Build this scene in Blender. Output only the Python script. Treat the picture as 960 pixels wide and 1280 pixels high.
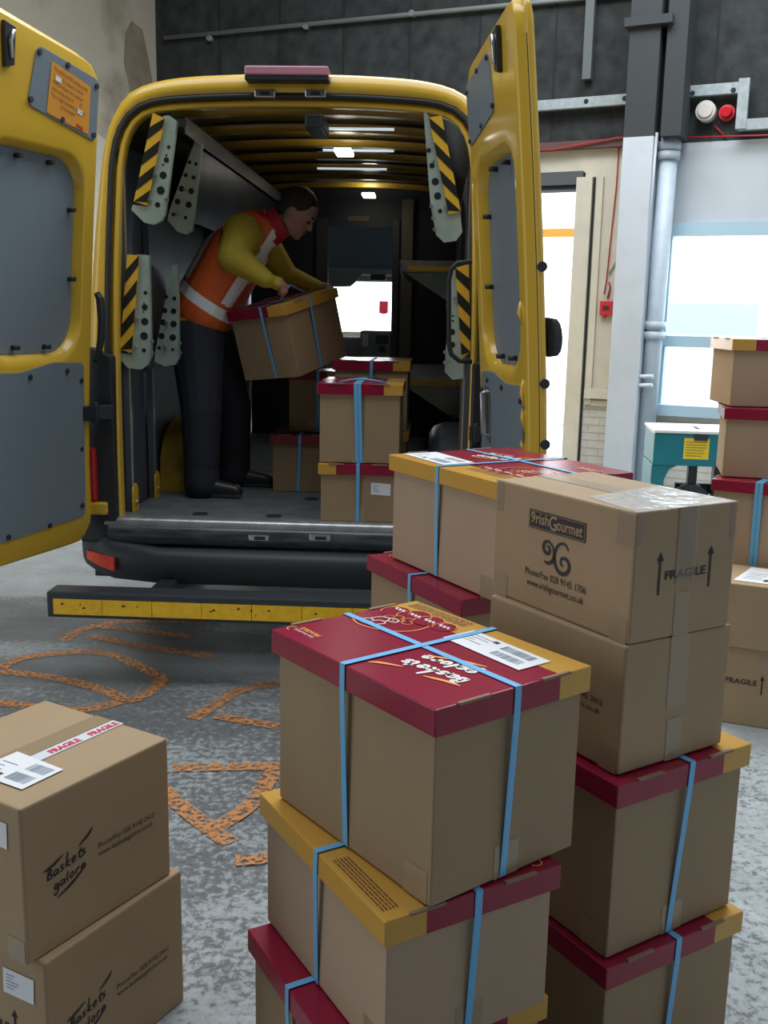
import bpy, bmesh, math, random
from mathutils import Vector, Matrix, Euler
random.seed(7)
PI = math.pi
for o in list(bpy.data.objects): bpy.data.objects.remove(o)
SC = bpy.context.scene
COL = SC.collection

# ------------------------------------------------------------------ camera
F_PX, PITCH, ROLL, CAM_H = 1252.8, 0.19336, 0.01929, 1.6
fwd = Vector((0, math.cos(PITCH), -math.sin(PITCH)))
up0 = Vector((0, math.sin(PITCH), math.cos(PITCH)))
rt0 = Vector((1, 0, 0))
RT = math.cos(ROLL) * rt0 + math.sin(ROLL) * up0
UP = -math.sin(ROLL) * rt0 + math.cos(ROLL) * up0
cd = bpy.data.cameras.new('camera'); cam = bpy.data.objects.new('camera', cd); COL.objects.link(cam)
m = Matrix.Identity(4)
for i in range(3):
    m[i][0] = RT[i]; m[i][1] = UP[i]; m[i][2] = -fwd[i]
m[0][3], m[1][3], m[2][3] = 0, 0, CAM_H
cam.matrix_world = m
cd.sensor_fit = 'VERTICAL'; cd.sensor_height = 24; cd.lens = 24 * F_PX / 1280
cd.clip_start = 0.02; cd.clip_end = 300
SC.camera = cam
CAM = Vector((0, 0, CAM_H))
# ------------------------------------------------------------------ light
SC.view_settings.view_transform = 'Standard'; SC.view_settings.look = 'None'
SC.view_settings.gamma = 1; SC.view_settings.use_curve_mapping = False
SC.view_settings.exposure = 0.17
W = bpy.data.worlds.new('sky'); SC.world = W; W.use_nodes = True
bgn = W.node_tree.nodes['Background']
bgn.inputs[0].default_value = (0.93, 0.975, 1.0, 1); bgn.inputs[1].default_value = 5.0

def area(name, loc, size, sizey, power, col=(1, 1, 1), rot=(0, 0, 0)):
    l = bpy.data.lights.new(name, 'AREA'); l.shape = 'RECTANGLE'; l.size = size; l.size_y = sizey
    l.energy = power; l.color = col
    o = bpy.data.objects.new(name, l); COL.objects.link(o); o.location = loc; o.rotation_euler = rot
    return o
area('rooflight_glow', (-0.6, 3.0, 6.3), 7, 3.0, 215, (0.93, 0.97, 1.0))
area('rooflight_glow_far', (1.2, 6.9, 6.3), 5, 2.4, 420, (0.93, 0.97, 1.0))
area('door_daylight', (-5.2, 1.0, 2.2), 4.5, 3.4, 75, (0.93, 0.97, 1.0), (0, -PI / 2, 0))

# ------------------------------------------------------------------ materials
MATS = {}
def mat(name, col, rough=0.6, metal=0.0, coat=0.0, emit=None, noise=0.0, nscale=8.0, bump=0.0, bscale=60.0, spec=None, alpha=1.0, stretch=None):
    if name in MATS: return MATS[name]
    M = bpy.data.materials.new(name); M.use_nodes = True; nt = M.node_tree; b = nt.nodes['Principled BSDF']
    b.inputs['Base Color'].default_value = (*col, 1); b.inputs['Roughness'].default_value = rough
    b.inputs['Metallic'].default_value = metal; b.inputs['Coat Weight'].default_value = coat
    b.inputs['Coat Roughness'].default_value = 0.12
    if spec is not None: b.inputs['Specular IOR Level'].default_value = spec
    if alpha < 1: b.inputs['Alpha'].default_value = alpha
    if emit: b.inputs['Emission Color'].default_value = (*emit[0], 1); b.inputs['Emission Strength'].default_value = emit[1]
    if noise or bump:
        tc = nt.nodes.new('ShaderNodeTexCoord'); mp = nt.nodes.new('ShaderNodeMapping')
        nt.links.new(tc.outputs['Object'], mp.inputs[0])
        if stretch: mp.inputs['Scale'].default_value = stretch
    if noise:
        n = nt.nodes.new('ShaderNodeTexNoise'); n.inputs['Scale'].default_value = nscale; n.inputs['Detail'].default_value = 5
        nt.links.new(mp.outputs[0], n.inputs[0])
        r = nt.nodes.new('ShaderNodeValToRGB')
        r.color_ramp.elements[0].position = 0.3; r.color_ramp.elements[1].position = 0.7
        r.color_ramp.elements[0].color = (*[c * (1 - noise) for c in col], 1)
        r.color_ramp.elements[1].color = (*[min(1, c * (1 + noise)) for c in col], 1)
        nt.links.new(n.outputs[0], r.inputs[0]); nt.links.new(r.outputs[0], b.inputs['Base Color'])
    if bump:
        n2 = nt.nodes.new('ShaderNodeTexNoise'); n2.inputs['Scale'].default_value = bscale
        nt.links.new(mp.outputs[0], n2.inputs[0])
        bp = nt.nodes.new('ShaderNodeBump'); bp.inputs['Strength'].default_value = bump; bp.inputs['Distance'].default_value = 0.01
        nt.links.new(n2.outputs[0], bp.inputs['Height']); nt.links.new(bp.outputs[0], b.inputs['Normal'])
    MATS[name] = M
    return M

CARD = mat('cardboard', (0.325, 0.226, 0.127), 0.68, noise=0.06, nscale=5, stretch=(1, 1, 0.25))
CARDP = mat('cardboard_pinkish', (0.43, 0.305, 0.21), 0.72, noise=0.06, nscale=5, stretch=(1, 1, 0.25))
CARD2 = mat('cardboard_plain', (0.375, 0.265, 0.153), 0.7, noise=0.05, nscale=6)
CRIM = mat('crimson_print', (0.27, 0.009, 0.038), 0.24, spec=0.4)
GOLD = mat('gold_print', (0.60, 0.33, 0.06), 0.27, spec=0.4)
STRAP = mat('blue_strap', (0.15, 0.47, 0.82), 0.4)
WHITE = mat('white_paper', (0.8, 0.82, 0.85), 0.55)
PRINTW = mat('white_print', (0.85, 0.8, 0.8), 0.5)
PRINTO = mat('orange_print', (0.85, 0.33, 0.05), 0.5)
INK = mat('black_ink', (0.025, 0.02, 0.018), 0.6)
INKG = mat('label_ink', (0.18, 0.25, 0.36), 0.6)
BROWNINK = mat('brown_ink', (0.18, 0.07, 0.03), 0.6)
FRAGR = mat('red_print', (0.62, 0.02, 0.07), 0.5)
TAPE = mat('clear_tape', (0.335, 0.245, 0.15), 0.28, spec=0.7)
TAPEW = mat('white_tape', (0.72, 0.75, 0.8), 0.3)
SLOT = mat('slot_card', (0.27, 0.17, 0.11), 0.8)
YEL = mat('van_yellow', (0.68, 0.43, 0.04), 0.33, coat=0.6)
YELD = mat('van_yellow_inner', (0.40, 0.25, 0.015), 0.4, coat=0.3, noise=0.15, nscale=4)
GREYP = mat('grey_panel', (0.17, 0.215, 0.255), 0.5, bump=0.15, bscale=300)
RUB = mat('black_rubber', (0.018, 0.022, 0.027), 0.5)
PLAS = mat('dark_plastic', (0.035, 0.043, 0.052), 0.5, bump=0.1, bscale=200)
LIN = mat('wall_lining', (0.075, 0.088, 0.105), 0.45, noise=0.12, nscale=3)
DARK = mat('dark_metal', (0.04, 0.042, 0.048), 0.4, metal=0.3)
STEEL = mat('bright_steel', (0.55, 0.57, 0.6), 0.28, metal=0.9)
GALV = mat('galvanised', (0.44, 0.55, 0.48), 0.36, metal=0.4, noise=0.12, nscale=10)
ALU = mat('aluminium', (0.42, 0.43, 0.44), 0.35, metal=0.7, noise=0.25, nscale=12)
HAZY = mat('hazard_yellow', (0.72, 0.42, 0.03), 0.45)
HAZB = mat('hazard_black', (0.01, 0.01, 0.01), 0.45)
VFLOOR = mat('van_floor', (0.105, 0.12, 0.13), 0.6, noise=0.25, nscale=9)
REFLO = mat('reflective_orange', (1.0, 0.56, 0.02), 0.3, noise=0.12, nscale=30)
REFLR = mat('reflective_red', (0.85, 0.06, 0.02), 0.25, noise=0.3, nscale=120)
LAMPR = mat('red_lens', (0.45, 0.01, 0.02), 0.2, coat=0.5)
LAMPP = mat('pink_lens', (0.50, 0.22, 0.27), 0.2, coat=0.5)
REDP = mat('red_paint', (0.55, 0.02, 0.03), 0.45)
LED = mat('lit_lamp', (1, 1, 1), 0.5, emit=((1, 0.96, 0.88), 9))
SEAT = mat('cab_trim', (0.11, 0.12, 0.14), 0.7)
HEADL = mat('headliner', (0.30, 0.35, 0.42), 0.8)

# ------------------------------------------------------------------ mesh helpers
class MB:
    def __init__(s): s.v = []; s.f = []; s.m = []; s.sm = []
    def add(s, vs, fs, mi=0, smooth=False):
        k = len(s.v); s.v += [tuple(v) for v in vs]
        for f in fs: s.f.append([i + k for i in f]); s.m.append(mi); s.sm.append(smooth)
    def box(s, x0, x1, y0, y1, z0, z1, mi=0):
        vs = [(x, y, z) for z in (z0, z1) for y in (y0, y1) for x in (x0, x1)]
        s.add(vs, [(0, 2, 3, 1), (4, 5, 7, 6), (0, 1, 5, 4), (2, 6, 7, 3), (0, 4, 6, 2), (1, 3, 7, 5)], mi)
    def obox(s, c, ax, ay, az, mi=0):   # oriented box, half axes
        c, ax, ay, az = map(Vector, (c, ax, ay, az))
        vs = [c + ax * i + ay * j + az * k for k in (-1, 1) for j in (-1, 1) for i in (-1, 1)]
        s.add(vs, [(0, 2, 3, 1), (4, 5, 7, 6), (0, 1, 5, 4), (2, 6, 7, 3), (0, 4, 6, 2), (1, 3, 7, 5)], mi)
    def loft(s, loops, closed=False, mi=0, smooth=True, skip=None, cap=False):
        k = len(s.v); n = len(loops[0])
        for L in loops: s.v += [tuple(p) for p in L]
        for a in range(len(loops) - 1):
            for i in range(n if closed else n - 1):
                if skip and skip(a, i): continue
                j = (i + 1) % n
                s.f.append([k + a * n + i, k + a * n + j, k + (a + 1) * n + j, k + (a + 1) * n + i]); s.m.append(mi); s.sm.append(smooth)
        if cap:
            s.f.append([k + i for i in range(n)][::-1]); s.m.append(mi); s.sm.append(False)
            s.f.append([k + (len(loops) - 1) * n + i for i in range(n)]); s.m.append(mi); s.sm.append(False)
    def tube(s, pts, r, n=10, mi=0, closed=False, cap=True):
        pts = [Vector(p) for p in pts]; loops = []; prev = None
        rs = r if isinstance(r, (list, tuple)) else [r] * len(pts)
        for i, p in enumerate(pts):
            a = pts[i - 1] if (i > 0 or closed) else p; b = pts[(i + 1) % len(pts)] if (i < len(pts) - 1 or closed) else p
            t = (b - a).normalized()
            if prev is None:
                u = t.orthogonal().normalized()
            else:
                u = (prev - t * prev.dot(t)); u = u.normalized() if u.length > 1e-6 else t.orthogonal().normalized()
            prev = u; w = t.cross(u)
            loops.append([p + (u * math.cos(2 * PI * q / n) + w * math.sin(2 * PI * q / n)) * rs[i] for q in range(n)])
        if closed: loops.append(loops[0])
        s.loft(loops, True, mi, True, cap=cap and not closed)
    def cyl(s, a, b, r, n=20, mi=0, r2=None):
        a = Vector(a); b = Vector(b); t = (b - a).normalized(); u = t.orthogonal().normalized(); w = t.cross(u)
        L = [[p + (u * math.cos(2 * PI * q / n) + w * math.sin(2 * PI * q / n)) * rr for q in range(n)] for p, rr in ((a, r), (b, r if r2 is None else r2))]
        s.loft(L, True, mi, True, cap=True)
    def prism(s, poly, d, mi=0):        # polygon of 3-D points extruded by vector d
        d = Vector(d); P = [Vector(p) for p in poly]; n = len(P)
        s.add(P + [p + d for p in P], [list(range(n))[::-1], list(range(n, 2 * n))] + [(i, (i + 1) % n, (i + 1) % n + n, i + n) for i in range(n)], mi)
    def build(s, name, mats, parent=None, bevel=0, label=None, fix=True):
        me = bpy.data.meshes.new(name); me.from_pydata(s.v, [], s.f)
        for q in (mats if isinstance(mats, (list, tuple)) else [mats]): me.materials.append(q)
        for p, a, b in zip(me.polygons, s.m, s.sm): p.material_index = a; p.use_smooth = b
        if fix:
            bm = bmesh.new(); bm.from_mesh(me); bmesh.ops.recalc_face_normals(bm, faces=bm.faces); bm.to_mesh(me); bm.free()
        me.update()
        o = bpy.data.objects.new(name, me); COL.objects.link(o)
        if parent: o.parent = parent
        if bevel:
            b = o.modifiers.new('b', 'BEVEL'); b.width = bevel; b.segments = 2; b.limit_method = 'ANGLE'; b.angle_limit = 0.7
        if label: o['label'] = label
        return o

def empty(name, loc=(0, 0, 0), rz=0, rot=None):
    o = bpy.data.objects.new(name, None); COL.objects.link(o); o.location = loc
    o.rotation_euler = rot if rot else (0, 0, rz); o.empty_display_size = 0.1
    return o
def tag(o, label=None, cat=None, group=None, kind=None):
    if label: o['label'] = label
    if cat: o['category'] = cat
    if group: o['group'] = group
    if kind: o['kind'] = kind
    return o

def text(name, parent, s, loc, size, xd, yd, m, shear=0.0, width=None, align='LEFT', bold=0.0, space=1.0):
    cu_ = bpy.data.curves.new('tmp', 'FONT'); cu_.body = s; cu_.size = size; cu_.shear = shear; cu_.offset = bold
    cu_.align_x = align; cu_.space_character = space; cu_.resolution_u = 3
    ob = bpy.data.objects.new('tmp', cu_); COL.objects.link(ob)
    bpy.context.view_layer.update()
    me = bpy.data.meshes.new_from_object(ob.evaluated_get(bpy.context.evaluated_depsgraph_get()))
    bpy.data.objects.remove(ob)
    xs = [v.co.x for v in me.vertices]
    sx = width / (max(xs) - min(xs)) if width and xs else 1
    xd, yd = Vector(xd), Vector(yd); nd = xd.cross(yd)
    for v in me.vertices:
        v.co = Vector(loc) + xd * v.co.x * sx + yd * v.co.y + nd * 0.0012
    me.materials.clear(); me.materials.append(m)
    o = bpy.data.objects.new(name, me); COL.objects.link(o); o.parent = parent
    return o

def ribbon(mb, pts, w, xd, yd, org=(0, 0, 0), off=0.0012, mi=0):   # stroke on a face
    xd, yd, org = Vector(xd), Vector(yd), Vector(org); nd = xd.cross(yd) * off
    n = len(pts); ws = w if isinstance(w, (list, tuple)) else [w] * n; L = []; R_ = []
    for i in range(n):
        a = Vector(pts[max(0, i - 1)]); b = Vector(pts[min(n - 1, i + 1)]); t = (b - a).normalized(); q = Vector((-t.y, t.x)) * ws[i] / 2
        p = Vector(pts[i])
        for S, sg in ((L, 1), (R_, -1)):
            c = p + q * sg; S.append(org + xd * c.x + yd * c.y + nd)
    vs = L + R_
    mb.add(vs, [(i + n, i + n + 1, i + 1, i) for i in range(n - 1)], mi)
def curve_pts(P, k=6):   # Catmull-Rom
    P = [Vector(p) for p in P]; out = []
    for i in range(len(P) - 1):
        p0 = P[max(0, i - 1)]; p1 = P[i]; p2 = P[i + 1]; p3 = P[min(len(P) - 1, i + 2)]
        for j in range(k):
            t = j / k
            out.append(0.5 * ((2 * p1) + (p2 - p0) * t + (2 * p0 - 5 * p1 + 4 * p2 - p3) * t * t + (3 * p1 - p0 - 3 * p2 + p3) * t ** 3))
    out.append(P[-1]); return out
def quad(mb, pts2, xd, yd, org=(0, 0, 0), off=0.001, mi=0):
    xd, yd, org = Vector(xd), Vector(yd), Vector(org); nd = xd.cross(yd) * off
    mb.add([org + xd * x + yd * y + nd for x, y in pts2], [list(range(len(pts2)))], mi)
def rect(x0, x1, y0, y1): return [(x0, y0), (x1, y0), (x1, y1), (x0, y1)]
def arc(cx, cy, r, a0, a1, n=12, ry=None):
    return [(cx + r * math.cos(a0 + (a1 - a0) * i / n), cy + (ry or r) * math.sin(a0 + (a1 - a0) * i / n)) for i in range(n + 1)]

# ------------------------------------------------------------------ van frame helpers
YAW = math.radians(2.7036)
VX = Vector((math.cos(YAW), -math.sin(YAW), 0)); VY = Vector((math.sin(YAW), math.cos(YAW), 0))
VORG = VX * (-0.634) + VY * 4.45
def ray(px, py): return fwd + RT * ((px - 480) / F_PX) - UP * ((py - 640) / F_PX)
def at_v(px, py, v):           # point of the van cross-section plane v seen at this pixel -> (u, z)
    r = ray(px, py); t = (4.45 + v) / r.dot(VY); P = CAM + r * t
    return P.dot(VX) + 0.634, P.z
def v2w(u, v, z=0): return VORG + VX * u + VY * v + Vector((0, 0, z))

# ================================================================== SETTING
def floor_material():
    M = bpy.data.materials.new('worn_concrete'); M.use_nodes = True; nt = M.node_tree; b = nt.nodes['Principled BSDF']; N = nt.nodes.new; Lk = nt.links.new
    tc = N('ShaderNodeTexCoord')
    mpg = N('ShaderNodeMapping'); mpg.inputs['Rotation'].default_value = (0, 0, 0.75); mpg.inputs['Scale'].default_value = (0.45, 1.5, 1); Lk(tc.outputs['Object'], mpg.inputs[0])
    n1 = N('ShaderNodeTexNoise'); n1.inputs['Scale'].default_value = 1.1; n1.inputs['Detail'].default_value = 4; Lk(mpg.outputs[0], n1.inputs[0])
    n2 = N('ShaderNodeTexNoise'); n2.inputs['Scale'].default_value = 36; n2.inputs['Detail'].default_value = 9; n2.inputs['Roughness'].default_value = 0.68; n2.inputs['Distortion'].default_value = 0.15
    n3 = N('ShaderNodeTexNoise'); n3.inputs['Scale'].default_value = 5; n3.inputs['Detail'].default_value = 6
    for n in (n2, n3): Lk(tc.outputs['Object'], n.inputs[0])
    sep = N('ShaderNodeSeparateXYZ'); Lk(tc.outputs['Object'], sep.inputs[0])
    def mr(src, a, b_, c, d):
        q = N('ShaderNodeMapRange'); q.inputs[1].default_value = a; q.inputs[2].default_value = b_; q.inputs[3].default_value = c; q.inputs[4].default_value = d; Lk(src, q.inputs[0]); return q.outputs[0]
    def ma(op, x, y):
        q = N('ShaderNodeMath'); q.operation = op
        for k, w in ((0, x), (1, y)):
            if isinstance(w, (int, float)): q.inputs[k].default_value = w
            else: Lk(w, q.inputs[k])
        return q.outputs[0]
    # worn coating: speckle is strong close by, rubbed smooth in the traffic lane behind the van
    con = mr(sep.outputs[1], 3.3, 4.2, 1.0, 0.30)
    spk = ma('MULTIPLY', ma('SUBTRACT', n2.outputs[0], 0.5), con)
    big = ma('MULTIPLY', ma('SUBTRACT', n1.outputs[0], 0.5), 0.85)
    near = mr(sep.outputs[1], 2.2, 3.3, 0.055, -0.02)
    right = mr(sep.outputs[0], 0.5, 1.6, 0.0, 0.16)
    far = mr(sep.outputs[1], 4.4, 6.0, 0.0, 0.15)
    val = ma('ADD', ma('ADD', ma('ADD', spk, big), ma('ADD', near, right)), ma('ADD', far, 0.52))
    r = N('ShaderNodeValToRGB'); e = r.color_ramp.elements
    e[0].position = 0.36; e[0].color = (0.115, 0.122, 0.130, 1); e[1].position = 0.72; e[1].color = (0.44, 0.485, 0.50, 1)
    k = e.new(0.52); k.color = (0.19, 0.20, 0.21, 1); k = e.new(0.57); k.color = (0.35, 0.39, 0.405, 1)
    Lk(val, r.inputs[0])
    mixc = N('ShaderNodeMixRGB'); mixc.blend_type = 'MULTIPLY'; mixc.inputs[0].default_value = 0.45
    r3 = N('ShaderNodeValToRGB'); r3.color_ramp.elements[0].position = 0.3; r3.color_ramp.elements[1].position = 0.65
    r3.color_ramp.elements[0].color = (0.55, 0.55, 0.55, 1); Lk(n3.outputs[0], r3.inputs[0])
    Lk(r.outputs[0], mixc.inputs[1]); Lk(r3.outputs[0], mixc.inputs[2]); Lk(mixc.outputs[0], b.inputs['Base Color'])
    b.inputs['Roughness'].default_value = 0.62
    bp = N('ShaderNodeBump'); bp.inputs['Strength'].default_value = 0.25; bp.inputs['Distance'].default_value = 0.01
    Lk(n2.outputs[0], bp.inputs['Height']); Lk(bp.outputs[0], b.inputs['Normal'])
    return M
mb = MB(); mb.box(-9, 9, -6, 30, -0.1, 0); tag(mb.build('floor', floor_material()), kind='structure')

WO = Vector((2.0, 9.7, 0)); WD = Vector((0.9, -0.437, 0)).normalized(); WN = Vector((-WD.y, WD.x, 0))   # back wall: along WD, away WN
def wbox(mb, t0, t1, z0, z1, n0, n1, mi=0):   # box in wall coordinates (n towards the room is negative)
    c = WO + WD * (t0 + t1) / 2 + WN * (n0 + n1) / 2 + Vector((0, 0, (z0 + z1) / 2))
    mb.obox(c, WD * (t1 - t0) / 2, WN * (n1 - n0) / 2, Vector((0, 0, (z1 - z0) / 2)), mi)
def wp(t, z, n=0): return WO + WD * t + WN * n + Vector((0, 0, z))
DCLAD = mat('dark_cladding', (0.021, 0.025, 0.026), 0.9, noise=0.5, nscale=7, bump=0.3, bscale=25)
SEAM = mat('cladding_seam', (0.008, 0.010, 0.011), 0.8)
WPAINT = mat('cream_wall', (0.55, 0.51, 0.43), 0.8, noise=0.06, nscale=6)
BRICKM = mat('painted_brick', (0.50, 0.48, 0.44), 0.75, noise=0.08, nscale=12)
PBLUE = mat('pale_blue_panel', (0.43, 0.47, 0.51), 0.6, noise=0.04, nscale=3)
PBLUE2 = mat('pale_blue_paint', (0.40, 0.47, 0.54), 0.5, noise=0.08, nscale=9)
DGREY = mat('dark_lintel', (0.07, 0.08, 0.085), 0.6)
mb = MB()
ZT = 6.6
wbox(mb, -5.16, 5.0, 3.16, ZT, 0, 0.2, 0)            # dark upper cladding
wbox(mb, -0.20, 0.56, 0.78, 2.95, 0, 0.2, 1)          # cream pier right of the door
wbox(mb, -0.20, 0.56, 0, 0.78, 0, 0.2, 2)             # painted brick plinth
wbox(mb, -5.16, 0.56, 2.95, 3.16, 0.0, 0.2, 1)        # cream band
wbox(mb, 0.56, 5.0, 2.44, 3.16, 0, 0.2, 3)            # panel above window
wbox(mb, 0.56, 5.0, 0, 0.78, 0, 0.2, 2)
wbox(mb, 3.6, 5.0, 0.78, 2.44, 0, 0.2, 3)
for t in (-4.3, -3.54, -2.78, -2.04, -1.3, -0.55, 0.9, 1.65, 2.4): wbox(mb, t - 0.008, t + 0.008, 3.16, ZT, -0.006, 0, 4)
for k in range(1, 11): wbox(mb, -0.20, 0.5, 0.075 * k - 0.004, 0.075 * k + 0.004, -0.002, 0, 5)
for k in range(1, 11): wbox(mb, 0.6, 3.6, 0.075 * k - 0.004, 0.075 * k + 0.004, -0.002, 0, 5)
for j in range(10):
    for i in range(4):
        t = -0.15 + i * 0.22 + (j % 2) * 0.11
        if t < 0.5: wbox(mb, t, t + 0.005, 0.075 * j, 0.075 * j + 0.075, -0.002, 0, 5)
MORT = mat('mortar_line', (0.36, 0.34, 0.30), 0.8)
tag(mb.build('wall_back', [DCLAD, WPAINT, BRICKM, PBLUE, SEAM, MORT]), kind='structure')
mb = MB(); wbox(mb, -5.3, 0.2, 3.15, 3.22, -0.08, 0.0); tag(mb.build('trim_1', mat('ledge_brown', (0.10, 0.05, 0.045), 0.7)), kind='structure')
# door opening surround (loading door the van is parked through)
mb = MB(); wbox(mb, -5.16, -0.22, 2.84, 2.96, -0.02, 0.12, 0); wbox(mb, -5.16, -0.24, 2.80, 2.84, 0.0, 0.22, 1)
wbox(mb, -0.27, -0.12, 0, 2.90, -0.05, 0.1, 2); wbox(mb, -0.115, -0.10, 0, 2.9, -0.02, 0.0, 1); wbox(mb, -0.08, -0.02, 0.8, 2.9, -0.04, 0.0, 2)
tag(mb.build('door_1', [DGREY, SEAM, WPAINT]), kind='structure')
# ledge on the cream pier
mb = MB(); wbox(mb, -0.08, 0.26, 0.86, 0.95, -0.07, 0.0); wbox(mb, -0.08, 0.26, 0.79, 0.84, -0.03, 0.0); tag(mb.build('trim_2', WPAINT), kind='structure')
# window
mb = MB()
FR = 0.05
wbox(mb, 0.58, 3.6, 2.36, 2.47, -0.05, 0.1); wbox(mb, 0.58, 3.6, 1.37, 1.47, -0.05, 0.1); wbox(mb, 0.58, 3.6, 0.74, 0.84, -0.10, 0.1)
wbox(mb, 0.58, 0.64, 0.8, 2.4, -0.02, 0.1); wbox(mb, 2.2, 2.26, 0.8, 2.4, -0.02, 0.1); wbox(mb, 3.54, 3.6, 0.8, 2.4, -0.02, 0.1)
win = tag(mb.build('window_1', mat('window_blue', (0.36, 0.50, 0.60), 0.5)), kind='structure')
GLASS = bpy.data.materials.new('glass'); GLASS.use_nodes = True
nt = GLASS.node_tree; nt.nodes.clear(); ou = nt.nodes.new('ShaderNodeOutputMaterial'); mx = nt.nodes.new('ShaderNodeMixShader')
tr = nt.nodes.new('ShaderNodeBsdfTransparent'); gl = nt.nodes.new('ShaderNodeBsdfGlossy'); gl.inputs['Roughness'].default_value = 0.05
mx.inputs[0].default_value = 0.06; tr.inputs[0].default_value = (0.93, 0.97, 0.98, 1)
nt.links.new(tr.outputs[0], mx.inputs[1]); nt.links.new(gl.outputs[0], mx.inputs[2]); nt.links.new(mx.outputs[0], ou.inputs[0])
mb = MB(); wbox(mb, 0.6, 3.58, 0.82, 2.40, 0.04, 0.046); mb.build('pane', GLASS, win)
# column, side walls, ceiling
mb = MB(); wbox(mb, 0.24, 0.50, 0, 3.16, -0.45, -0.1, 0); wbox(mb, 0.24, 0.50, 3.16, ZT, -0.45, -0.1, 1); wbox(mb, 0.50, 0.55, 3.16, ZT, -0.25, -0.0, 2)
wbox(mb, 0.20, 0.60, 4.05, 4.12, -0.5, -0.06, 1); wbox(mb, 0.55, 0.72, 3.16, ZT, -0.42, -0.06, 1)
tag(mb.build('trim_3', [mat('column_paint', (0.47, 0.51, 0.57), 0.7, noise=0.05, nscale=5), mat('column_dark', (0.028, 0.034, 0.038), 0.8), SEAM]), kind='structure')
LW0 = wp(-5.16, 0); LWd = -WN
def wall_material():
    M = bpy.data.materials.new('left_wall_paint'); M.use_nodes = True; nt = M.node_tree; b = nt.nodes['Principled BSDF']; N = nt.nodes.new; Lk = nt.links.new
    tc = N('ShaderNodeTexCoord'); n = N('ShaderNodeTexNoise'); n.inputs['Scale'].default_value = 0.8; n.inputs['Detail'].default_value = 5
    Lk(tc.outputs['Object'], n.inputs[0]); r = N('ShaderNodeValToRGB'); e = r.color_ramp.elements
    e[0].position = 0.36; e[0].color = (0.19, 0.165, 0.125, 1); e[1].position = 0.46; e[1].color = (0.33, 0.305, 0.25, 1)
    Lk(n.outputs[0], r.inputs[0]); Lk(r.outputs[0], b.inputs['Base Color']); b.inputs['Roughness'].default_value = 0.85
    return M
mb = MB(); mb.obox(LW0 + LWd * 7.3 - WD * 0.1 + Vector((0, 0, ZT / 2)), WD * 0.1, LWd * 7.4, Vector((0, 0, ZT / 2)), 0)
STAIN = mat('stained_patch', (0.17, 0.14, 0.105), 0.9, noise=0.2, nscale=5)
st = [(0.15, 3.55), (0.12, 4.05), (0.28, 4.4), (0.42, 4.62), (0.75, 4.66), (0.95, 4.5), (1.0, 4.2), (0.82, 3.9), (0.9, 3.6), (0.5, 3.45)]
mb.add([LW0 + LWd * (a * 0.55) + WD * 0.003 + Vector((0, 0, z)) for a, z in st], [list(range(len(st)))], 1)
mb.add([LW0 + LWd * a + WD * 0.004 + Vector((0, 0, z)) for a, z in ((0, 0), (0, 3.05), (2.2, 3.85), (14, 5.0), (14, 0))], [(0, 1, 2, 3, 4)], 2)
tag(mb.build('wall_left', [wall_material(), STAIN, mat('pale_plaster', (0.40, 0.385, 0.33), 0.85, noise=0.06, nscale=2)]), kind='structure')
mb = MB(); mb.obox(wp(5.0, ZT / 2, -7.0) + WD * 0.1, WD * 0.1, WN * 7.2, Vector((0, 0, ZT / 2))); tag(mb.build('wall_right', PBLUE), kind='structure')
mb = MB(); mb.obox(wp(0, ZT / 2, -14.6), WD * 6, WN * 0.1, Vector((0, 0, ZT / 2))); tag(mb.build('wall_front', DCLAD), kind='structure')
mb = MB(); c = wp(0, ZT + 0.1, -7); mb.obox(c, WD * 6, WN * 7.5, Vector((0, 0, 0.1))); tag(mb.build('ceiling', DCLAD), kind='structure')

# wall fittings
mb = MB()
for t0, t1, z in ((-1.2, 0.24, 3.545), (0.6, 1.18, 3.57)): wbox(mb, t0, t1, z - 0.045, z + 0.045, -0.12, -0.06, 0)
wbox(mb, 1.12, 1.21, 3.23, 3.64, -0.13, -0.07, 0); wbox(mb, 1.14, 2.6, 3.22, 3.31, -0.12, -0.06, 0)
for t in (-0.2, 0.15, 0.74, 1.08): mb.cyl(wp(t, 3.55, -0.124), wp(t, 3.55, -0.118), 0.022, 12, 1)
c = mb.build('metal_conduit', [mat('conduit_grey', (0.28, 0.33, 0.35), 0.5, noise=0.15, nscale=20), SEAM], None, 0.004)
tag(c, 'pale grey metal trunking fixed along the dark upper wall, stepping down at right', 'conduit')
mb = MB(); mb.tube([wp(-5.0, 4.56, -0.05), wp(-1.15, 4.47, -0.05), wp(0.2, 4.44, -0.05)], 0.022)
for t in (-4.4, -3.2, -2.0, -0.9): mb.cyl(wp(t, 4.50, -0.07), wp(t, 4.50, 0.0), 0.03, 8)
tag(mb.build('wall_pipe', mat('dull_pipe', (0.16, 0.18, 0.18), 0.6)), 'thin grey pipe crossing the dark cladding above the van roof', 'pipe')
mb = MB(); wbox(mb, -0.26, -0.18, 3.75, ZT - 0.1, -0.09, -0.012); tag(mb.build('steel_batten', mat('batten', (0.09, 0.105, 0.11), 0.6)), 'dark vertical steel batten on the cladding left of the column', 'batten')
mb = MB()
tp = lambda z: wp(0.60 - 0.012 * (3.1 - z), z, -0.24)
mb.tube([tp(0), tp(3.2)], 0.078, 20)
for z in (3.02, 3.10, 1.47, 1.56): mb.cyl(tp(z - 0.035), tp(z + 0.035), 0.098, 20)
tag(mb.build('drainpipe', PBLUE2), 'thick pale blue painted drainpipe standing beside the white column', 'pipe')
mb = MB(); tq = [wp(0.50 - 0.03 * (3.15 - z), z, -0.36) for z in (3.2, 2.4, 1.6, 1.05)]; mb.tube(tq, 0.02, 10)
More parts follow.
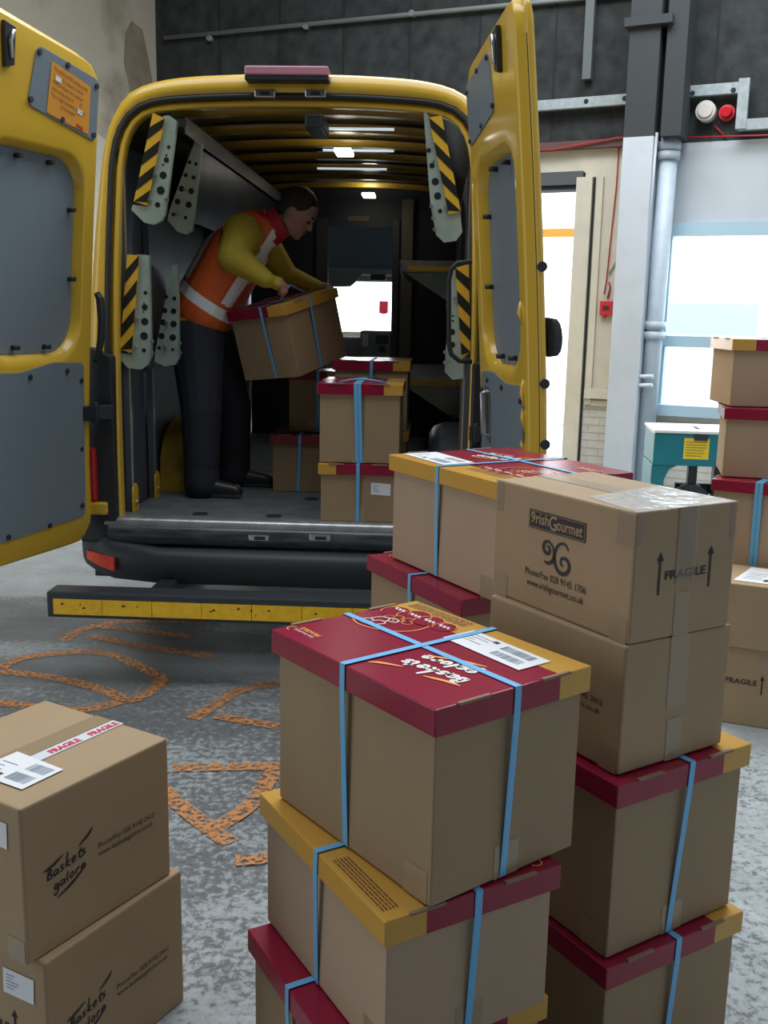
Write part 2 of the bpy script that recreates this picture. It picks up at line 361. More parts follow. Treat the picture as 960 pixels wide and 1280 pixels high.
for z in (1.02, 1.10): mb.tube([wp(0.40, z, -0.36), wp(0.62, z + 0.01, -0.36)], 0.018, 8)
mb.cyl(wp(0.46, 1.06, -0.42), wp(0.46, 1.06, -0.34), 0.03)
tag(mb.build('thin_pipe', mat('pipe_white', (0.6, 0.65, 0.68), 0.45)), 'thin whitish pipe with a clamp running down in front of the drainpipe', 'pipe')
mb = MB(); mb.cyl(wp(0.86, 3.40, -0.12), wp(0.86, 3.40, 0), 0.085, 28); mb.cyl(wp(0.86, 3.40, -0.14), wp(0.86, 3.40, -0.12), 0.06, 28)
tag(mb.build('alarm_bell', mat('bell_cream', (0.50, 0.47, 0.44), 0.5), None, 0.004), 'round cream alarm bell on the dark wall above the window', 'bell')
mb = MB(); mb.cyl(wp(1.03, 3.385, -0.05), wp(1.03, 3.385, -0.01), 0.068, 24, 0); mb.cyl(wp(1.03, 3.385, -0.12), wp(1.03, 3.385, -0.05), 0.045, 20, 1, 0.052)
tag(mb.build('alarm_beacon', [REDP, LAMPR], None, 0.003), 'small round red beacon beside the cream alarm bell', 'beacon')
mb = MB(); mb.tube([wp(-1.4, 3.17, -0.10), wp(-0.5, 3.15, -0.10), wp(0.10, 3.22, -0.10), wp(0.20, 3.22, -0.10)], 0.008, 8)
mb.tube([wp(0.10, 3.2, -0.02), wp(0.10, 2.8, -0.02), wp(0.08, 2.4, -0.02), wp(0.06, 1.95, -0.02), wp(0.045, 1.84, -0.02)], 0.006, 8)
mb.tube([wp(0.085, 1.95, -0.02), wp(0.10, 1.9, -0.02), wp(0.08, 1.80, -0.02)], 0.008, 8)
mb.tube([wp(0.7, 3.19, -0.10), wp(1.4, 3.17, -0.10), wp(3.5, 3.17, -0.10)], 0.007, 8)
mb.tube([wp(0.93, 3.29, -0.02), wp(0.98, 3.24, -0.02), wp(1.04, 3.18, -0.02)], 0.008, 8)
tag(mb.build('red_cable', mat('cable_red', (0.35, 0.012, 0.02), 0.5)), 'red fire alarm cable running along the ledge and down the cream pier', 'cable')
mb = MB(); mb.tube([wp(0.2, 3.0, -0.015), wp(0.14, 2.7, -0.015), wp(0.2, 2.55, -0.015), wp(0.17, 2.2, -0.015), wp(0.08, 2.02, -0.015)], 0.006, 6)
tag(mb.build('grey_cable', mat('cable_grey', (0.3, 0.3, 0.28), 0.6)), 'thin grey cable curving down the cream pier beside the red one', 'cable')
t_ = empty('fire_call_point', wp(0.08, 1.71, -0.03)); t_.rotation_euler = (0, 0, math.atan2(WD.y, WD.x))
mb = MB(); mb.box(-0.06, 0.06, -0.03, 0.03, -0.065, 0.065); mb.build('housing', REDP, t_, 0.006)
mb = MB(); mb.box(-0.03, 0.03, -0.034, -0.03, -0.02, 0.02); mb.build('cover_panel', DARK, t_); mb = MB(); mb.tube([(0, 0, -0.06), (-0.02, 0, -0.09)], 0.012); mb.build('cable_gland', REDP, t_)
tag(t_, 'red square fire alarm call point hanging on the cream pier', 'alarm')
# outside, seen through the window and the loading door: over-bright yard
mb = MB(); mb.box(-14, 26, 12, 60, -0.16, -0.12)
mb = MB()
OUTW = mat('outside_white', (0.9, 0.93, 0.95), 0.8); OUTD = mat('outside_glass', (0.50, 0.64, 0.67), 0.3)
bld = empty('far_building', (8.5, 26, 0), -0.42)
mb = MB(); mb.box(-9, 9, 0, 4, 0, 7, 0); mb.build('wall', OUTW, bld)
for k in range(5):
    mb = MB(); mb.box(-8 + k * 3.4, -5.6 + k * 3.4, -0.05, 0, 2.2, 2.7, 0); mb.build('window', OUTD, bld)
tag(bld, 'pale building across the bright yard outside the window', 'building')
P_ = CAM + ray(690, 291) * (((WO + WN * 3 - CAM).dot(WN)) / ray(690, 291).dot(WN)); tb = (P_ - WO).dot(WD)
mb = MB(); wbox(mb, tb - 5, tb + 1.2, P_.z - 0.05, P_.z + 0.05, 3.0, 3.1); wbox(mb, tb + 1.1, tb + 1.2, 0, P_.z, 3.0, 3.1); wbox(mb, tb - 5, tb - 4.9, 0, P_.z, 3.0, 3.1)
tag(mb.build('height_barrier', mat('barrier_yellow', (0.75, 0.36, 0.06), 0.5)), 'yellow height barrier seen outside through the loading door', 'barrier')
car = empty('parked_van', (4.9, 15.1, 0), -0.42)
mb = MB(); pr = [(-2.4, 0.35), (-2.4, 1.0), (-2.1, 1.35), (-1.5, 2.15), (2.3, 2.2), (2.4, 1.2), (2.4, 0.35)]
mb.prism([(x, -0.9, z) for x, z in pr], (0, 1.8, 0)); mb.build('body', OUTW, car, 0.08)
for a, b in ((-1.75, -0.9), (-0.7, 0.6), (0.8, 2.1)):
    mb = MB(); mb.box(a, b, -0.91, -0.9, 1.42, 1.85); mb.build('side_window', OUTD, car)
for x in (-1.6, 1.5):
    mb = MB(); mb.cyl((x, -0.92, 0.34), (x, -0.7, 0.34), 0.34, 28); mb.build('wheel', RUB, car, 0.02)
tag(car, 'white van parked in the glare outside the window', 'van')

# orange paint on the floor
def worn_paint():
    M = bpy.data.materials.new('worn_orange_paint'); M.use_nodes = True; nt = M.node_tree; b = nt.nodes['Principled BSDF']; N = nt.nodes.new; Lk = nt.links.new
    b.inputs['Base Color'].default_value = (0.62, 0.275, 0.10, 1); b.inputs['Roughness'].default_value = 0.7
    tc = N('ShaderNodeTexCoord'); n = N('ShaderNodeTexNoise'); n.inputs['Scale'].default_value = 55; n.inputs['Detail'].default_value = 8; n.inputs['Roughness'].default_value = 0.65
    Lk(tc.outputs['Object'], n.inputs[0]); r = N('ShaderNodeValToRGB'); r.color_ramp.elements[0].position = 0.46; r.color_ramp.elements[1].position = 0.60
    r.color_ramp.elements[0].color = (1, 1, 1, 1); r.color_ramp.elements[1].color = (0, 0, 0, 1)
    Lk(n.outputs[0], r.inputs[0]); Lk(r.outputs[0], b.inputs['Alpha']); return M
STR = [[(-1.57, 4.71), (-1.5, 4.94), (-1.27, 5.06), (-0.91, 5.06)], [(-1.46, 4.8), (-1.2, 4.67), (-0.8, 4.52)], [(-1.51, 4.96), (-1.25, 4.9), (-0.95, 4.8)],
       [(-1.72, 4.31), (-1.65, 4.47), (-1.34, 4.55), (-1.08, 4.34), (-0.97, 4.2), (-0.99, 4.05), (-1.05, 3.96), (-1.18, 4.06), (-1.41, 4.19), (-1.71, 4.27)],
       [(-1.9, 3.9), (-1.57, 3.9), (-1.37, 3.86), (-1.19, 3.85), (-1.06, 3.97)], [(-1.37, 3.85), (-1.46, 3.62), (-1.6, 3.45)], [(-0.75, 3.77), (-0.68, 3.93), (-0.61, 4.09), (-0.45, 4.18)],
       [(-0.66, 3.81), (-0.4, 3.71)], [(-0.74, 3.33), (-0.37, 3.36), (-0.2, 3.36)], [(-0.8, 3.25), (-0.69, 3.1), (-0.55, 2.93), (-0.45, 2.82)],
       [(-0.37, 3.32), (-0.38, 3.28), (-0.43, 3.05), (-0.53, 2.89)], [(-0.42, 2.72), (-0.33, 2.74)]]
WORN = worn_paint()
mb = MB()
for k_, s in enumerate(STR): ribbon(mb, curve_pts(s), 0.064, (1, 0, 0), (0, 1, 0), (0, 0, 0), 0.002 + 0.0004 * k_)
tag(mb.build('floor_marking', WORN, fix=False), 'worn orange painted letters and lines on the concrete floor', 'floor marking')

# ================================================================== BOXES
LIDH, LO = 0.0486, 0.012
YD = {'left': ((1, 0, 0), (0, 0, 1)), 'right': ((0, 1, 0), (0, 0, 1)), 'top': ((1, 0, 0), (0, 1, 0)), 'topr': ((-1, 0, 0), (0, -1, 0))}

def scribble_logo(parent, cx, cz, face, org, m_text, m_slash, W_, name='printed_logo', bold=1.25):
    """Baskets galore brush logo: W_ wide, centre (cx, cz) on the face"""
    xd, yd = map(Vector, YD[face]); org = Vector(org)
    def P(x, y): return (cx + x * W_, cz + y * W_)
    G = {  # hand-drawn letters in unit boxes
        'B': [[(.15, .0), (.2, .5), (.25, 1.)], [(.05, .95), (.45, 1.05), (.7, .85), (.25, .52)], [(.25, .52), (.75, .42), (.7, .08), (.1, .0)]],
        'a': [[(.75, .55), (.4, .7), (.1, .35), (.3, .0), (.65, .2), (.78, .6), (.8, .05), (.95, 0)]],
        's': [[(.75, .7), (.35, .72), (.3, .45), (.65, .3), (.5, .02), (.1, .05)]],
        'k': [[(.15, 0), (.3, 1.9)], [(.8, .75), (.22, .35), (.85, .0)]],
        'e': [[(.15, .35), (.7, .45), (.5, .75), (.15, .5), (.25, .05), (.8, .12)]],
        't': [[(.5, 1.3), (.35, .3), (.55, .0), (.75, .1)], [(.1, .75), (.8, .9)]],
        'g': [[(.75, .6), (.3, .7), (.1, .35), (.4, .05), (.72, .6), (.7, -.4), (.35, -.7), (.05, -.45)]],
        'l': [[(.3, 1.3), (.25, .2), (.45, 0)]],
        'o': [[(.4, .7), (.1, .4), (.35, .0), (.7, .3), (.55, .7), (.35, .68)]],
        'r': [[(.2, .65), (.2, 0)], [(.2, .4), (.45, .7), (.75, .6)]]}
    mb = MB()
    for word, x0, y0, s in (('Baskets', -0.5, -0.02, 0.145), ('galore', -0.36, -0.27, 0.14)):
        x = x0
        for i, ch in enumerate(word):
            for st in G[ch]:
                pts = curve_pts([P(x + px * s * 0.95 + py * s * 0.12, y0 + i * 0.018 + py * s * (1.15 if ch == 'B' else 1)) for px, py in st], 4)
                ws = [W_ * 0.022 * (0.7 + 0.6 * math.sin(PI * (k + 1) / (len(pts) + 1))) for k in range(len(pts))]
                ribbon(mb, pts, [w * bold for w in ws], xd, yd, org, 0.0012, 0)
            x += s * (0.6 if ch in 'lt' else 0.93)
    mb.build(name, m_text, parent, fix=False)
    mb = MB()
    for st in ([(-0.56, 0.17), (-0.35, 0.21), (-0.12, 0.30)], [(0.22, 0.30), (0.45, 0.42), (0.55, 0.52)], [(-0.30, -0.44), (0.05, -0.32), (0.38, -0.12)]):
        pts = curve_pts([P(*p) for p in st]); n = len(pts)
        ribbon(mb, pts, [W_ * 0.04 * (0.35 + math.sin(PI * k / (n - 1))) for k in range(n)], xd, yd, org, 0.0013, 0)
    mb.build('printed_brush_stroke', m_slash, parent, fix=False)

def lid_art(parent, hx, hy, z, fl, full=True):
    s = -1 if fl else 1
    XD, YDr = (s, 0, 0), (0, s, 0)
    O = (0, 0, z)
    # dense text lines on the gold band
    mb = MB()
    for k in range(5):
        y = 0.175 - k * 0.007
        x = -0.235
        while x < -0.05:
            w = random.uniform(0.006, 0.02); quad(mb, rect(x, min(-0.05, x + w), y, y + 0.0028), XD, YDr, O, 0.0012); x += w + 0.003
    mb.build('printed_small_text', BROWNINK, parent, fix=False)
    R180 = ((-s, 0, 0), (0, -s, 0))
    text('printed_text', parent, 'FRAGILE', (s * -0.162, s * -0.129, z), 0.016, *R180, PRINTO, width=0.066, bold=0.0005)
    text('printed_text', parent, 'Open Immediately', (s * -0.163, s * -0.146, z), 0.012, *R180, PRINTW, width=0.068)
    mb = MB(); ribbon(mb, arc(-0.236, -0.150, 0.012, PI * 0.6, PI * 1.6), 0.003, XD, YDr, O); mb.build('printed_smile', PRINTO, parent, fix=False)
    if not full: return
    # logo, read from the other side
    lr = empty_child = None
    n = 'topr' if not fl else 'top'
    scribble_logo(parent, -0.105, 0.055, n, O, PRINTW, PRINTO, 0.17, bold=1.8)
    # fruit drawing: crimson clouds over the gold, outlines, cherries
    mb = MB()
    for cx, cy, r in ((-0.215, 0.098, 0.035), (-0.165, 0.108, 0.04), (-0.12, 0.112, 0.035), (-0.07, 0.112, 0.028)):
        quad(mb, arc(cx, cy, r, 0, 2 * PI, 18)[:-1], XD, YDr, O, 0.0007 + 1.2 * abs(cx) * 0.001 + (0.0004 if cx == -0.12 else 0))
    mb.build('printed_cloud', CRIM, parent, fix=False)
    mb = MB()
    for cx, cy, r in ((-0.215, 0.098, 0.033), (-0.165, 0.108, 0.038), (-0.12, 0.112, 0.033), (-0.07, 0.112, 0.026)):
        ribbon(mb, arc(cx, cy, r, 0.2, PI * 1.3, 14), 0.0022, XD, YDr, O, 0.0014)
    for cx, cy in ((-0.19, 0.06), (-0.175, 0.075), (-0.16, 0.06), (-0.15, 0.08), (-0.135, 0.065)):
        ribbon(mb, arc(cx, cy, 0.011, 0, 2 * PI, 12), 0.002, XD, YDr, O, 0.0014)
    ribbon(mb, curve_pts([(-0.245, 0.0), (-0.19, -0.022), (-0.139, -0.013), (-0.10, 0.015), (-0.085, 0.05), (-0.091, 0.089)]), 0.0035, XD, YDr, O, 0.0014)
    mb.build('printed_outline', PRINTO, parent, fix=False)
    mb = MB()
    for st in ([(-0.19, -0.01), (-0.21, 0.0), (-0.205, 0.02), (-0.185, 0.015), (-0.19, -0.01)], [(-0.165, 0.0), (-0.185, 0.01), (-0.18, 0.03), (-0.158, 0.025), (-0.165, 0.0)],
               [(-0.205, 0.02), (-0.2, 0.045), (-0.18, 0.055), (-0.165, 0.028)], [(-0.185, 0.055), (-0.16, 0.062), (-0.15, 0.045), (-0.17, 0.04)]):
        ribbon(mb, curve_pts(st, 4), 0.0028, XD, YDr, O, 0.0015)
    for x0 in (-0.235, -0.182, -0.135, -0.088):    # flowing script words on the clouds
        pts = [(x0 + k * 0.0035, 0.112 + 0.006 * math.sin(k * 1.9) + 0.003 * math.sin(k * 3.1)) for k in range(11)]
        ribbon(mb, curve_pts(pts, 3), 0.0032, XD, YDr, O, 0.0016)
    mb.build('printed_script', PRINTW, parent, fix=False)

def ship_label(parent, poly, face_xd, face_yd, org, name='shipping_label', thin=False):
    mb = MB(); quad(mb, poly, face_xd, face_yd, org, 0.0018, 0)
    a, b, c, d = [Vector(p) for p in poly]
    def q(u, v): return a + (b - a) * u + (d - a) * v
    def bar(u0, u1, v0, v1): quad(mb, [q(u0, v0), q(u1, v0), q(u1, v1), q(u0, v1)], face_xd, face_yd, org, 0.0024, 1)
    if not thin:
        for k in range(16): bar(0.52 + k * 0.024, 0.52 + k * 0.024 + random.uniform(0.006, 0.015), 0.14, 0.42)
        for k in range(14): bar(0.55 + k * 0.026, 0.55 + k * 0.026 + random.uniform(0.006, 0.015), 0.55, 0.82)
        for k in range(4): bar(0.08, 0.08 + random.uniform(0.1, 0.3), 0.2 + k * 0.13, 0.22 + k * 0.13)
        quad(mb, [q(0.36, 0.12), q(0.42, 0.12), q(0.42, 0.25), q(0.36, 0.25)], face_xd, face_yd, org, 0.0025, 2)
    else:
        for k in range(5): bar(0.1, 0.1 + random.uniform(0.2, 0.5), 0.2 + k * 0.13, 0.23 + k * 0.13)
    return mb.build(name, [WHITE, INKG, INK], parent, fix=False)

def strap(parent, axis, pos, hx, hy, h, sgn=1, w=0.0155, dbl=False, lidded=True, skew=0.0, face=None):
    o = LO if lidded else 0.0; lz = LIDH if lidded else 0.002
    H_ = hy if axis == 'x' else hx           # half extent the loop spans
    e = 0.0022
    tz = 0.0009 if axis == 'x' else 0.0
    prof = [(-(H_ + e), 0.002), (-(H_ + o + e), h - lz), (-(H_ + o + e), h + e + tz), (H_ + o + e, h + e + tz), (H_ + o + e, h - lz), (H_ + e, 0.002)]
    for q in ((0, 0.017) if dbl else (0,)):
        mb = MB(); vs = []
        for k, (a, z) in enumerate(prof):
            sk = skew * (1 - z / h)
            for dw in (-w / 2, w / 2):
                c = pos + q + dw + sk
                vs.append((c, a, z) if axis == 'x' else (a, c, z))
        n = len(prof)
        fs = [(2 * i, 2 * i + 1, 2 * i + 3, 2 * i + 2) for i in range(n - 1)]
        inn = []
        for k, (a, z) in enumerate(prof):
            sk = skew * (1 - z / h)
            a2 = a * (1 - 0.0012 / H_); z2 = z - (0.001 if 2 <= k <= 3 else 0)
            for dw in (-w / 2, w / 2):
                c = pos + q + dw + sk
                inn.append((c, a2, z2) if axis == 'x' else (a2, c, z2))
        mb.add(vs + inn, fs + [(f[3] + 2 * n, f[2] + 2 * n, f[1] + 2 * n, f[0] + 2 * n) for f in fs])
        mb.build('strap', STRAP, parent)

def hamper(label, x, y, a, wl, wr, z, h, flip=False, straps=(('x', 0, 0), ('y', 0, 0)), art=False, world_center=None, rot=None, gold=True, group=None, dbl=(), card=None):
    card = card or CARD
    h -= 0.0032; a = math.radians(a); ex = Vector((math.cos(a), -math.sin(a), 0)); ey = Vector((math.sin(a), math.cos(a), 0))
    c = Vector((x, y, z)) - ex * wl / 2 + ey * wr / 2
    r = empty('cardboard_box', c if world_center is None else world_center, -a, rot)
    hx, hy = wl / 2, wr / 2
    mb = MB(); mb.box(-hx, hx, -hy, hy, 0, h - 0.004); mb.build('box_body', card, r, 0.003)
    X, Y = hx + LO, hy + LO; s = -1 if flip else 1; yb = s * 0.56 * Y
    mb = MB()
    def side(p, q, mi): mb.add([(p[0], p[1], h - LIDH), (q[0], q[1], h - LIDH), (q[0], q[1], h), (p[0], p[1], h)], [(0, 1, 2, 3)], mi)
    G1, G0 = (1, 0) if gold else (0, 0)
    mb.add([(-X, -s * Y, h), (X, -s * Y, h), (X, yb, h), (-X, yb, h)], [(0, 1, 2, 3) if not flip else (3, 2, 1, 0)], G0)
    mb.add([(-X, yb, h), (X, yb, h), (X, s * Y, h), (-X, s * Y, h)], [(0, 1, 2, 3) if not flip else (3, 2, 1, 0)], G1)
    side((-X, -s * Y), (X, -s * Y), 0); side((-X, s * Y), (X, s * Y), G1)
    for sx in (-1, 1):
        side((sx * X, -s * Y), (sx * X, yb), 0); side((sx * X, yb), (sx * X, s * Y), G1)
    bt = h - LIDH
    mb.add([(-X, -Y, bt), (X, -Y, bt), (X, Y, bt), (-X, Y, bt), (-hx, -hy, bt), (hx, -hy, bt), (hx, hy, bt), (-hx, hy, bt)], [(0, 4, 5, 1), (1, 5, 6, 2), (2, 6, 7, 3), (3, 7, 4, 0)], 2)
    bm_o = mb.build('lid', [CRIM, GOLD, CARD], r, fix=False)
    bm = bmesh.new(); bm.from_mesh(bm_o.data); bmesh.ops.remove_doubles(bm, verts=bm.verts, dist=1e-5); bmesh.ops.recalc_face_normals(bm, faces=bm.faces); bm.to_mesh(bm_o.data); bm.free()
    bv = bm_o.modifiers.new('b', 'BEVEL'); bv.width = 0.0025; bv.segments = 2; bv.limit_method = 'ANGLE'; bv.angle_limit = 0.7
    # tab slots along the short ends
    mb = MB()
    for sx in (-1, 1):
        for yc in (-0.55, 0.5):
            mb.box(sx * X - 0.004 - (0.001 if sx < 0 else -0.0), sx * X + 0.005 - (0.001 if sx > 0 else 0), yc * Y - 0.036, yc * Y + 0.036, h - 0.003, h + 0.0025)
    mb.build('tab_slot', SLOT, r, 0.001)
    if art: lid_art(r, hx, hy, h, flip, art == 'full')
    for st in straps: strap(r, st[0], st[1], hx, hy, h, skew=st[2], dbl=st[0] in dbl)
    # tape at the bottom corners
    mb = MB()
    quad(mb, rect(hx - 0.075, hx - 0.01, 0.0, 0.06), (1, 0, 0), (0, 0, 1), (0, -hy, 0), 0.0007)
    quad(mb, rect(-0.03, 0.03, 0.0, 0.065), (0, 1, 0), (0, 0, 1), (hx, 0, 0), 0.0007)
    mb.build('packing_tape', TAPE, r, fix=False)
    tag(r, label, 'box', group or 'strapped gift boxes with crimson and gold lids')
    return r, hx, hy

def carton(label, x, y, a, wl, wr, z, h, tape_axis='y', group=None):
    a = math.radians(a); ex = Vector((math.cos(a), -math.sin(a), 0)); ey = Vector((math.sin(a), math.cos(a), 0))
    c = Vector((x, y, z)) - ex * wl / 2 + ey * wr / 2
    r = empty('cardboard_box', c, -a); hx, hy = wl / 2, wr / 2
    mb = MB(); mb.box(-hx, hx, -hy, hy, 0, h); mb.build('box_body', CARD2, r, 0.005)
    e = 0.0008
    mb = MB()
    if tape_axis == 'y':    # seam runs across from -y to +y
        mb.box(-0.003, 0.003, -hy, hy, h - 0.002, h + 0.0004, 1)
        quad(mb, rect(-0.026, 0.026, -hy, hy), (1, 0, 0), (0, 1, 0), (0, 0, h), e)
        for sg in (-1, 1): quad(mb, rect(-0.026, 0.026, h - 0.10, h), (-sg, 0, 0), (0, 0, 1), (0, sg * hy, 0), e)
    else:
        mb.box(-hx, hx, -0.003, 0.003, h - 0.002, h + 0.0004, 1)
        quad(mb, rect(-hx, hx, -0.028, 0.028), (1, 0, 0), (0, 1, 0), (0, 0, h), e)
        quad(mb, rect(-0.028, 0.028, h - 0.15, h), (0, 1, 0), (0, 0, 1), (hx, 0, 0), e)
        quad(mb, rect(-0.022, 0.022, 0, 0.09), (0, 1, 0), (0, 0, 1), (hx, 0, 0), e)
    for cx in (-hx + 0.03, hx - 0.03): quad(mb, rect(cx - 0.024, cx + 0.024, 0.0, 0.05), (1, 0, 0), (0, 0, 1), (0, -hy, 0), e)
    mb.build('packing_tape', [TAPE, SLOT], r, fix=False)
    tag(r, label, 'box', group or 'plain brown cartons')
    return r, hx, hy

# -- middle front stack
M3 = hamper('crimson-lidded box at the very bottom of the front middle stack', -0.041, 1.536, 60.8, 0.446, 0.416, 0, 0.311, art=True, straps=(('x', -0.02, 0), ('y', 0, 0)))
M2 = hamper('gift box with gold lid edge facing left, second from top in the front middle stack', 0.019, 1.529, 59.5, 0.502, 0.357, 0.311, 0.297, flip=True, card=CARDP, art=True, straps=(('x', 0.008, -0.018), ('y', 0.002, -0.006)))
M1 = hamper('large crimson-lidded gift box with crossed blue straps, topmost of the front middle stack', 0.092, 1.551, 52.6, 0.492, 0.353, 0.6085, 0.368, art='full', straps=(('x', -0.004, 0.0), ('y', -0.002, -0.006)))
ship_label(M1[0], [(-0.019, 0.147), (0.202, 0.139), (0.202, 0.055), (-0.019, 0.064)], (1, 0, 0), (0, 1, 0), (0, 0, 0.3648))
# -- right front stack
R4 = hamper('strapped crimson-lidded box at the bottom of the front right stack, under another lidded box', 0.462, 1.788, 58.6, 0.44, 0.379, 0, 0.344, straps=(('x', 0, 0), ('y', 0.0, -0.01)))
R3 = hamper('tall crimson-lidded box in the front right stack carrying the two plain cartons', 0.462, 1.80, 57.4, 0.44, 0.37, 0.3445, 0.383, straps=(('x', 0, 0), ('y', 0.012, -0.022)))
R2 = carton('plain brown carton directly under the Irish Gourmet carton in the front right stack', 0.465, 1.821, 57.5, 0.415, 0.303, 0.728, 0.263, 'x')
XD, YD_ = YD['left']
text('printed_text', R2[0], 'Phone/Fax 028 9145 2412', (-0.03, -R2[2], 0.127), 0.017, XD, YD_, INK, width=0.185)
text('printed_text', R2[0], 'www.basketsgalore.co.uk', (-0.03, -R2[2], 0.107), 0.016, XD, YD_, INK, width=0.18)
R1 = carton('taped brown carton printed Irish Gourmet and FRAGILE on top of the front right stack', 0.470, 1.828, 59, 0.43, 0.279, 0.9915, 0.258, 'x')
r, hx, hy = R1
mb = MB(); quad(mb, rect(-0.095, 0.082, 0.173, 0.213), XD, YD_, (0, -hy, 0), 0.001); mb.build('printed_panel', INK, r, fix=False)
mb = MB()
for a in (rect(-0.092, 0.079, 0.1755, 0.1765), rect(-0.092, 0.079, 0.2095, 0.2105), rect(-0.092, -0.091, 0.1755, 0.2105), rect(0.078, 0.079, 0.1755, 0.2105)): quad(mb, a, XD, YD_, (0, -hy, 0), 0.0015)
mb.build('printed_border', CARD2, r, fix=False)
t1 = text('printed_logo', r, '9rish', (-0.088, -hy - 0.0008, 0.186), 0.032, XD, YD_, CARD2, width=0.058, bold=0.0006)
text('printed_logo', r, 'G', (-0.030, -hy - 0.0008, 0.180), 0.042, XD, YD_, CARD2, width=0.024, bold=0.0006)
text('printed_logo', r, 'ourmet', (-0.005, -hy - 0.0008, 0.183), 0.033, XD, YD_, CARD2, width=0.078, bold=0.0006)
mb = MB()   # curly GG emblem
g1 = [(-0.018, 0.148), (-0.03, 0.154), (-0.042, 0.148), (-0.044, 0.136), (-0.034, 0.128), (-0.024, 0.132), (-0.026, 0.142), (-0.034, 0.142)]
g1b = [(-0.018, 0.150), (-0.010, 0.135), (-0.012, 0.118), (-0.026, 0.108), (-0.040, 0.110)]
g2 = [(0.034, 0.147), (0.022, 0.158), (0.006, 0.155), (-0.006, 0.140), (-0.008, 0.118), (0.002, 0.101), (0.018, 0.095), (0.034, 0.102), (0.038, 0.117), (0.028, 0.128), (0.014, 0.126), (0.012, 0.115), (0.020, 0.112)]
for g in (g1, g1b, g2):
    p = curve_pts(g); n = len(p); ribbon(mb, p, [0.0035 + 0.0055 * math.sin(PI * k / (n - 1)) for k in range(n)], XD, YD_, (0, -hy, 0), 0.0012)
mb.build('printed_emblem', INK, r, fix=False)
text('printed_text', r, 'Phone/Fax 028 9145 1706', (-0.102, -hy, 0.070), 0.0215, XD, YD_, INK, width=0.192)
text('printed_text', r, 'www.irishgourmet.co.uk', (-0.094, -hy, 0.047), 0.0215, XD, YD_, INK, width=0.180)
XR, YR = YD['right']
def arrows(r, hx, ys, z0, z1, w=0.006):
    mb = MB()
    for yc in ys:
        quad(mb, rect(yc - w / 2, yc + w / 2, z0, z1 - 0.012), XR, YR, (hx, 0, 0), 0.001)
        quad(mb, [(yc - 0.0095, z1 - 0.018), (yc + 0.0095, z1 - 0.018), (yc, z1)], XR, YR, (hx, 0, 0), 0.001)
    mb.build('printed_arrow', INK, r, fix=False)
arrows(r, hx, (-0.07, 0.069), 0.091, 0.176)
text('printed_text', r, 'FRAGILE', (hx, -0.056, 0.120), 0.023, XR, YR, INK, width=0.112, bold=0.0007)
mb = MB(); quad(mb, rect(-0.026, 0.024, 0.108, 0.256), XR, YR, (hx, 0, 0), 0.0022); quad(mb, rect(hx - 0.05, hx, 0.19, 0.257), XD, YD_, (0, -hy, 0), 0.0012); quad(mb, rect(-hy, -hy + 0.02, 0.195, 0.257), XR, YR, (hx, 0, 0), 0.0012)
quad(mb, rect(hy - 0.02, hy, 0.18, 0.257), XR, YR, (hx, 0, 0), 0.0012); quad(mb, rect(-hx, -hx + 0.03, 0.19, 0.257), XD, YD_, (0, -hy, 0), 0.0012)
FAINT = mat('cloudy_tape', (0.42, 0.33, 0.25), 0.2, alpha=0.38); mb.build('packing_tape', FAINT, r, fix=False)
mb = MB(); mb.add([(hx - 0.165, -hy + 0.03, 0.2592), (hx + 0.001, -hy + 0.0, 0.2592), (hx + 0.001, hy - 0.004, 0.2592), (0.01, hy - 0.012, 0.2592)], [(0, 1, 2, 3)]); mb.build('plastic_wrap', mat('glare_white_wrap', (0.78, 0.75, 0.70), 0.1, spec=1.0, alpha=0.6, bump=0.5, bscale=22), r, fix=False)  # crinkled wrap, its whitish colour painting in window glare on the carton top
# -- rear middle stack
hamper('lowest box hidden under the stack behind the front boxes', 0.225, 2.64, 62, 0.52, 0.42, 0, 0.273, straps=())
hamper('hidden lower box of the stack behind the front boxes', 0.228, 2.63, 62, 0.52, 0.42, 0.2735, 0.28, straps=())
N2 = hamper('crimson-lidded box below the wide gold-edged box, beside the van bumper', 0.2184, 2.633, 62, 0.544, 0.42, 0.554, 0.298, straps=(('x', 0.0, 0), ('y', 0, 0)), art=True)
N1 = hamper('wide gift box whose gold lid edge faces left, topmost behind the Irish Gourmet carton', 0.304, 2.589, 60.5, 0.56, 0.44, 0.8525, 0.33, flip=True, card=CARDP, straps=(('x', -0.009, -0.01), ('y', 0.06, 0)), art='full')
ship_label(N1[0], [(-0.275, -0.19), (-0.03, -0.20), (-0.03, -0.09), (-0.275, -0.07)], (1, 0, 0), (0, 1, 0), (0, 0, 0.3268))
# -- left front pair
P2 = carton('brown carton under another, bottom of the left front pair', -0.65, 1.758, 29.7, 0.36, 0.402, 0, 0.338, 'y')
P1 = carton('brown carton with white FRAGILE tape across its top, on the left front pair', -0.679, 1.750, 31.4, 0.40, 0.398, 0.3385, 0.331, 'y')
for (r, hx, hy), dz in ((P1, 0), (P2, 0)):
    scribble_logo(r, -0.088, 0.158, 'right', (hx, 0, 0), INK, INK, 0.115)
    text('printed_text', r, 'Phone/Fax 028 9145 2412', (hx, -0.013, 0.163), 0.0165, XR, YR, INK, width=0.163)
    text('printed_text', r, 'www.basketsgalore.co.uk', (hx, -0.012, 0.145), 0.0165, XR, YR, INK, width=0.158)
r, hx, hy = P2
ship_label(r, [(0.059, 0.289), (0.149, 0.291), (0.146, 0.235), (0.057, 0.232)], XD, YD_, (0, -hy, 0), 'white_label', True)
mb = MB()
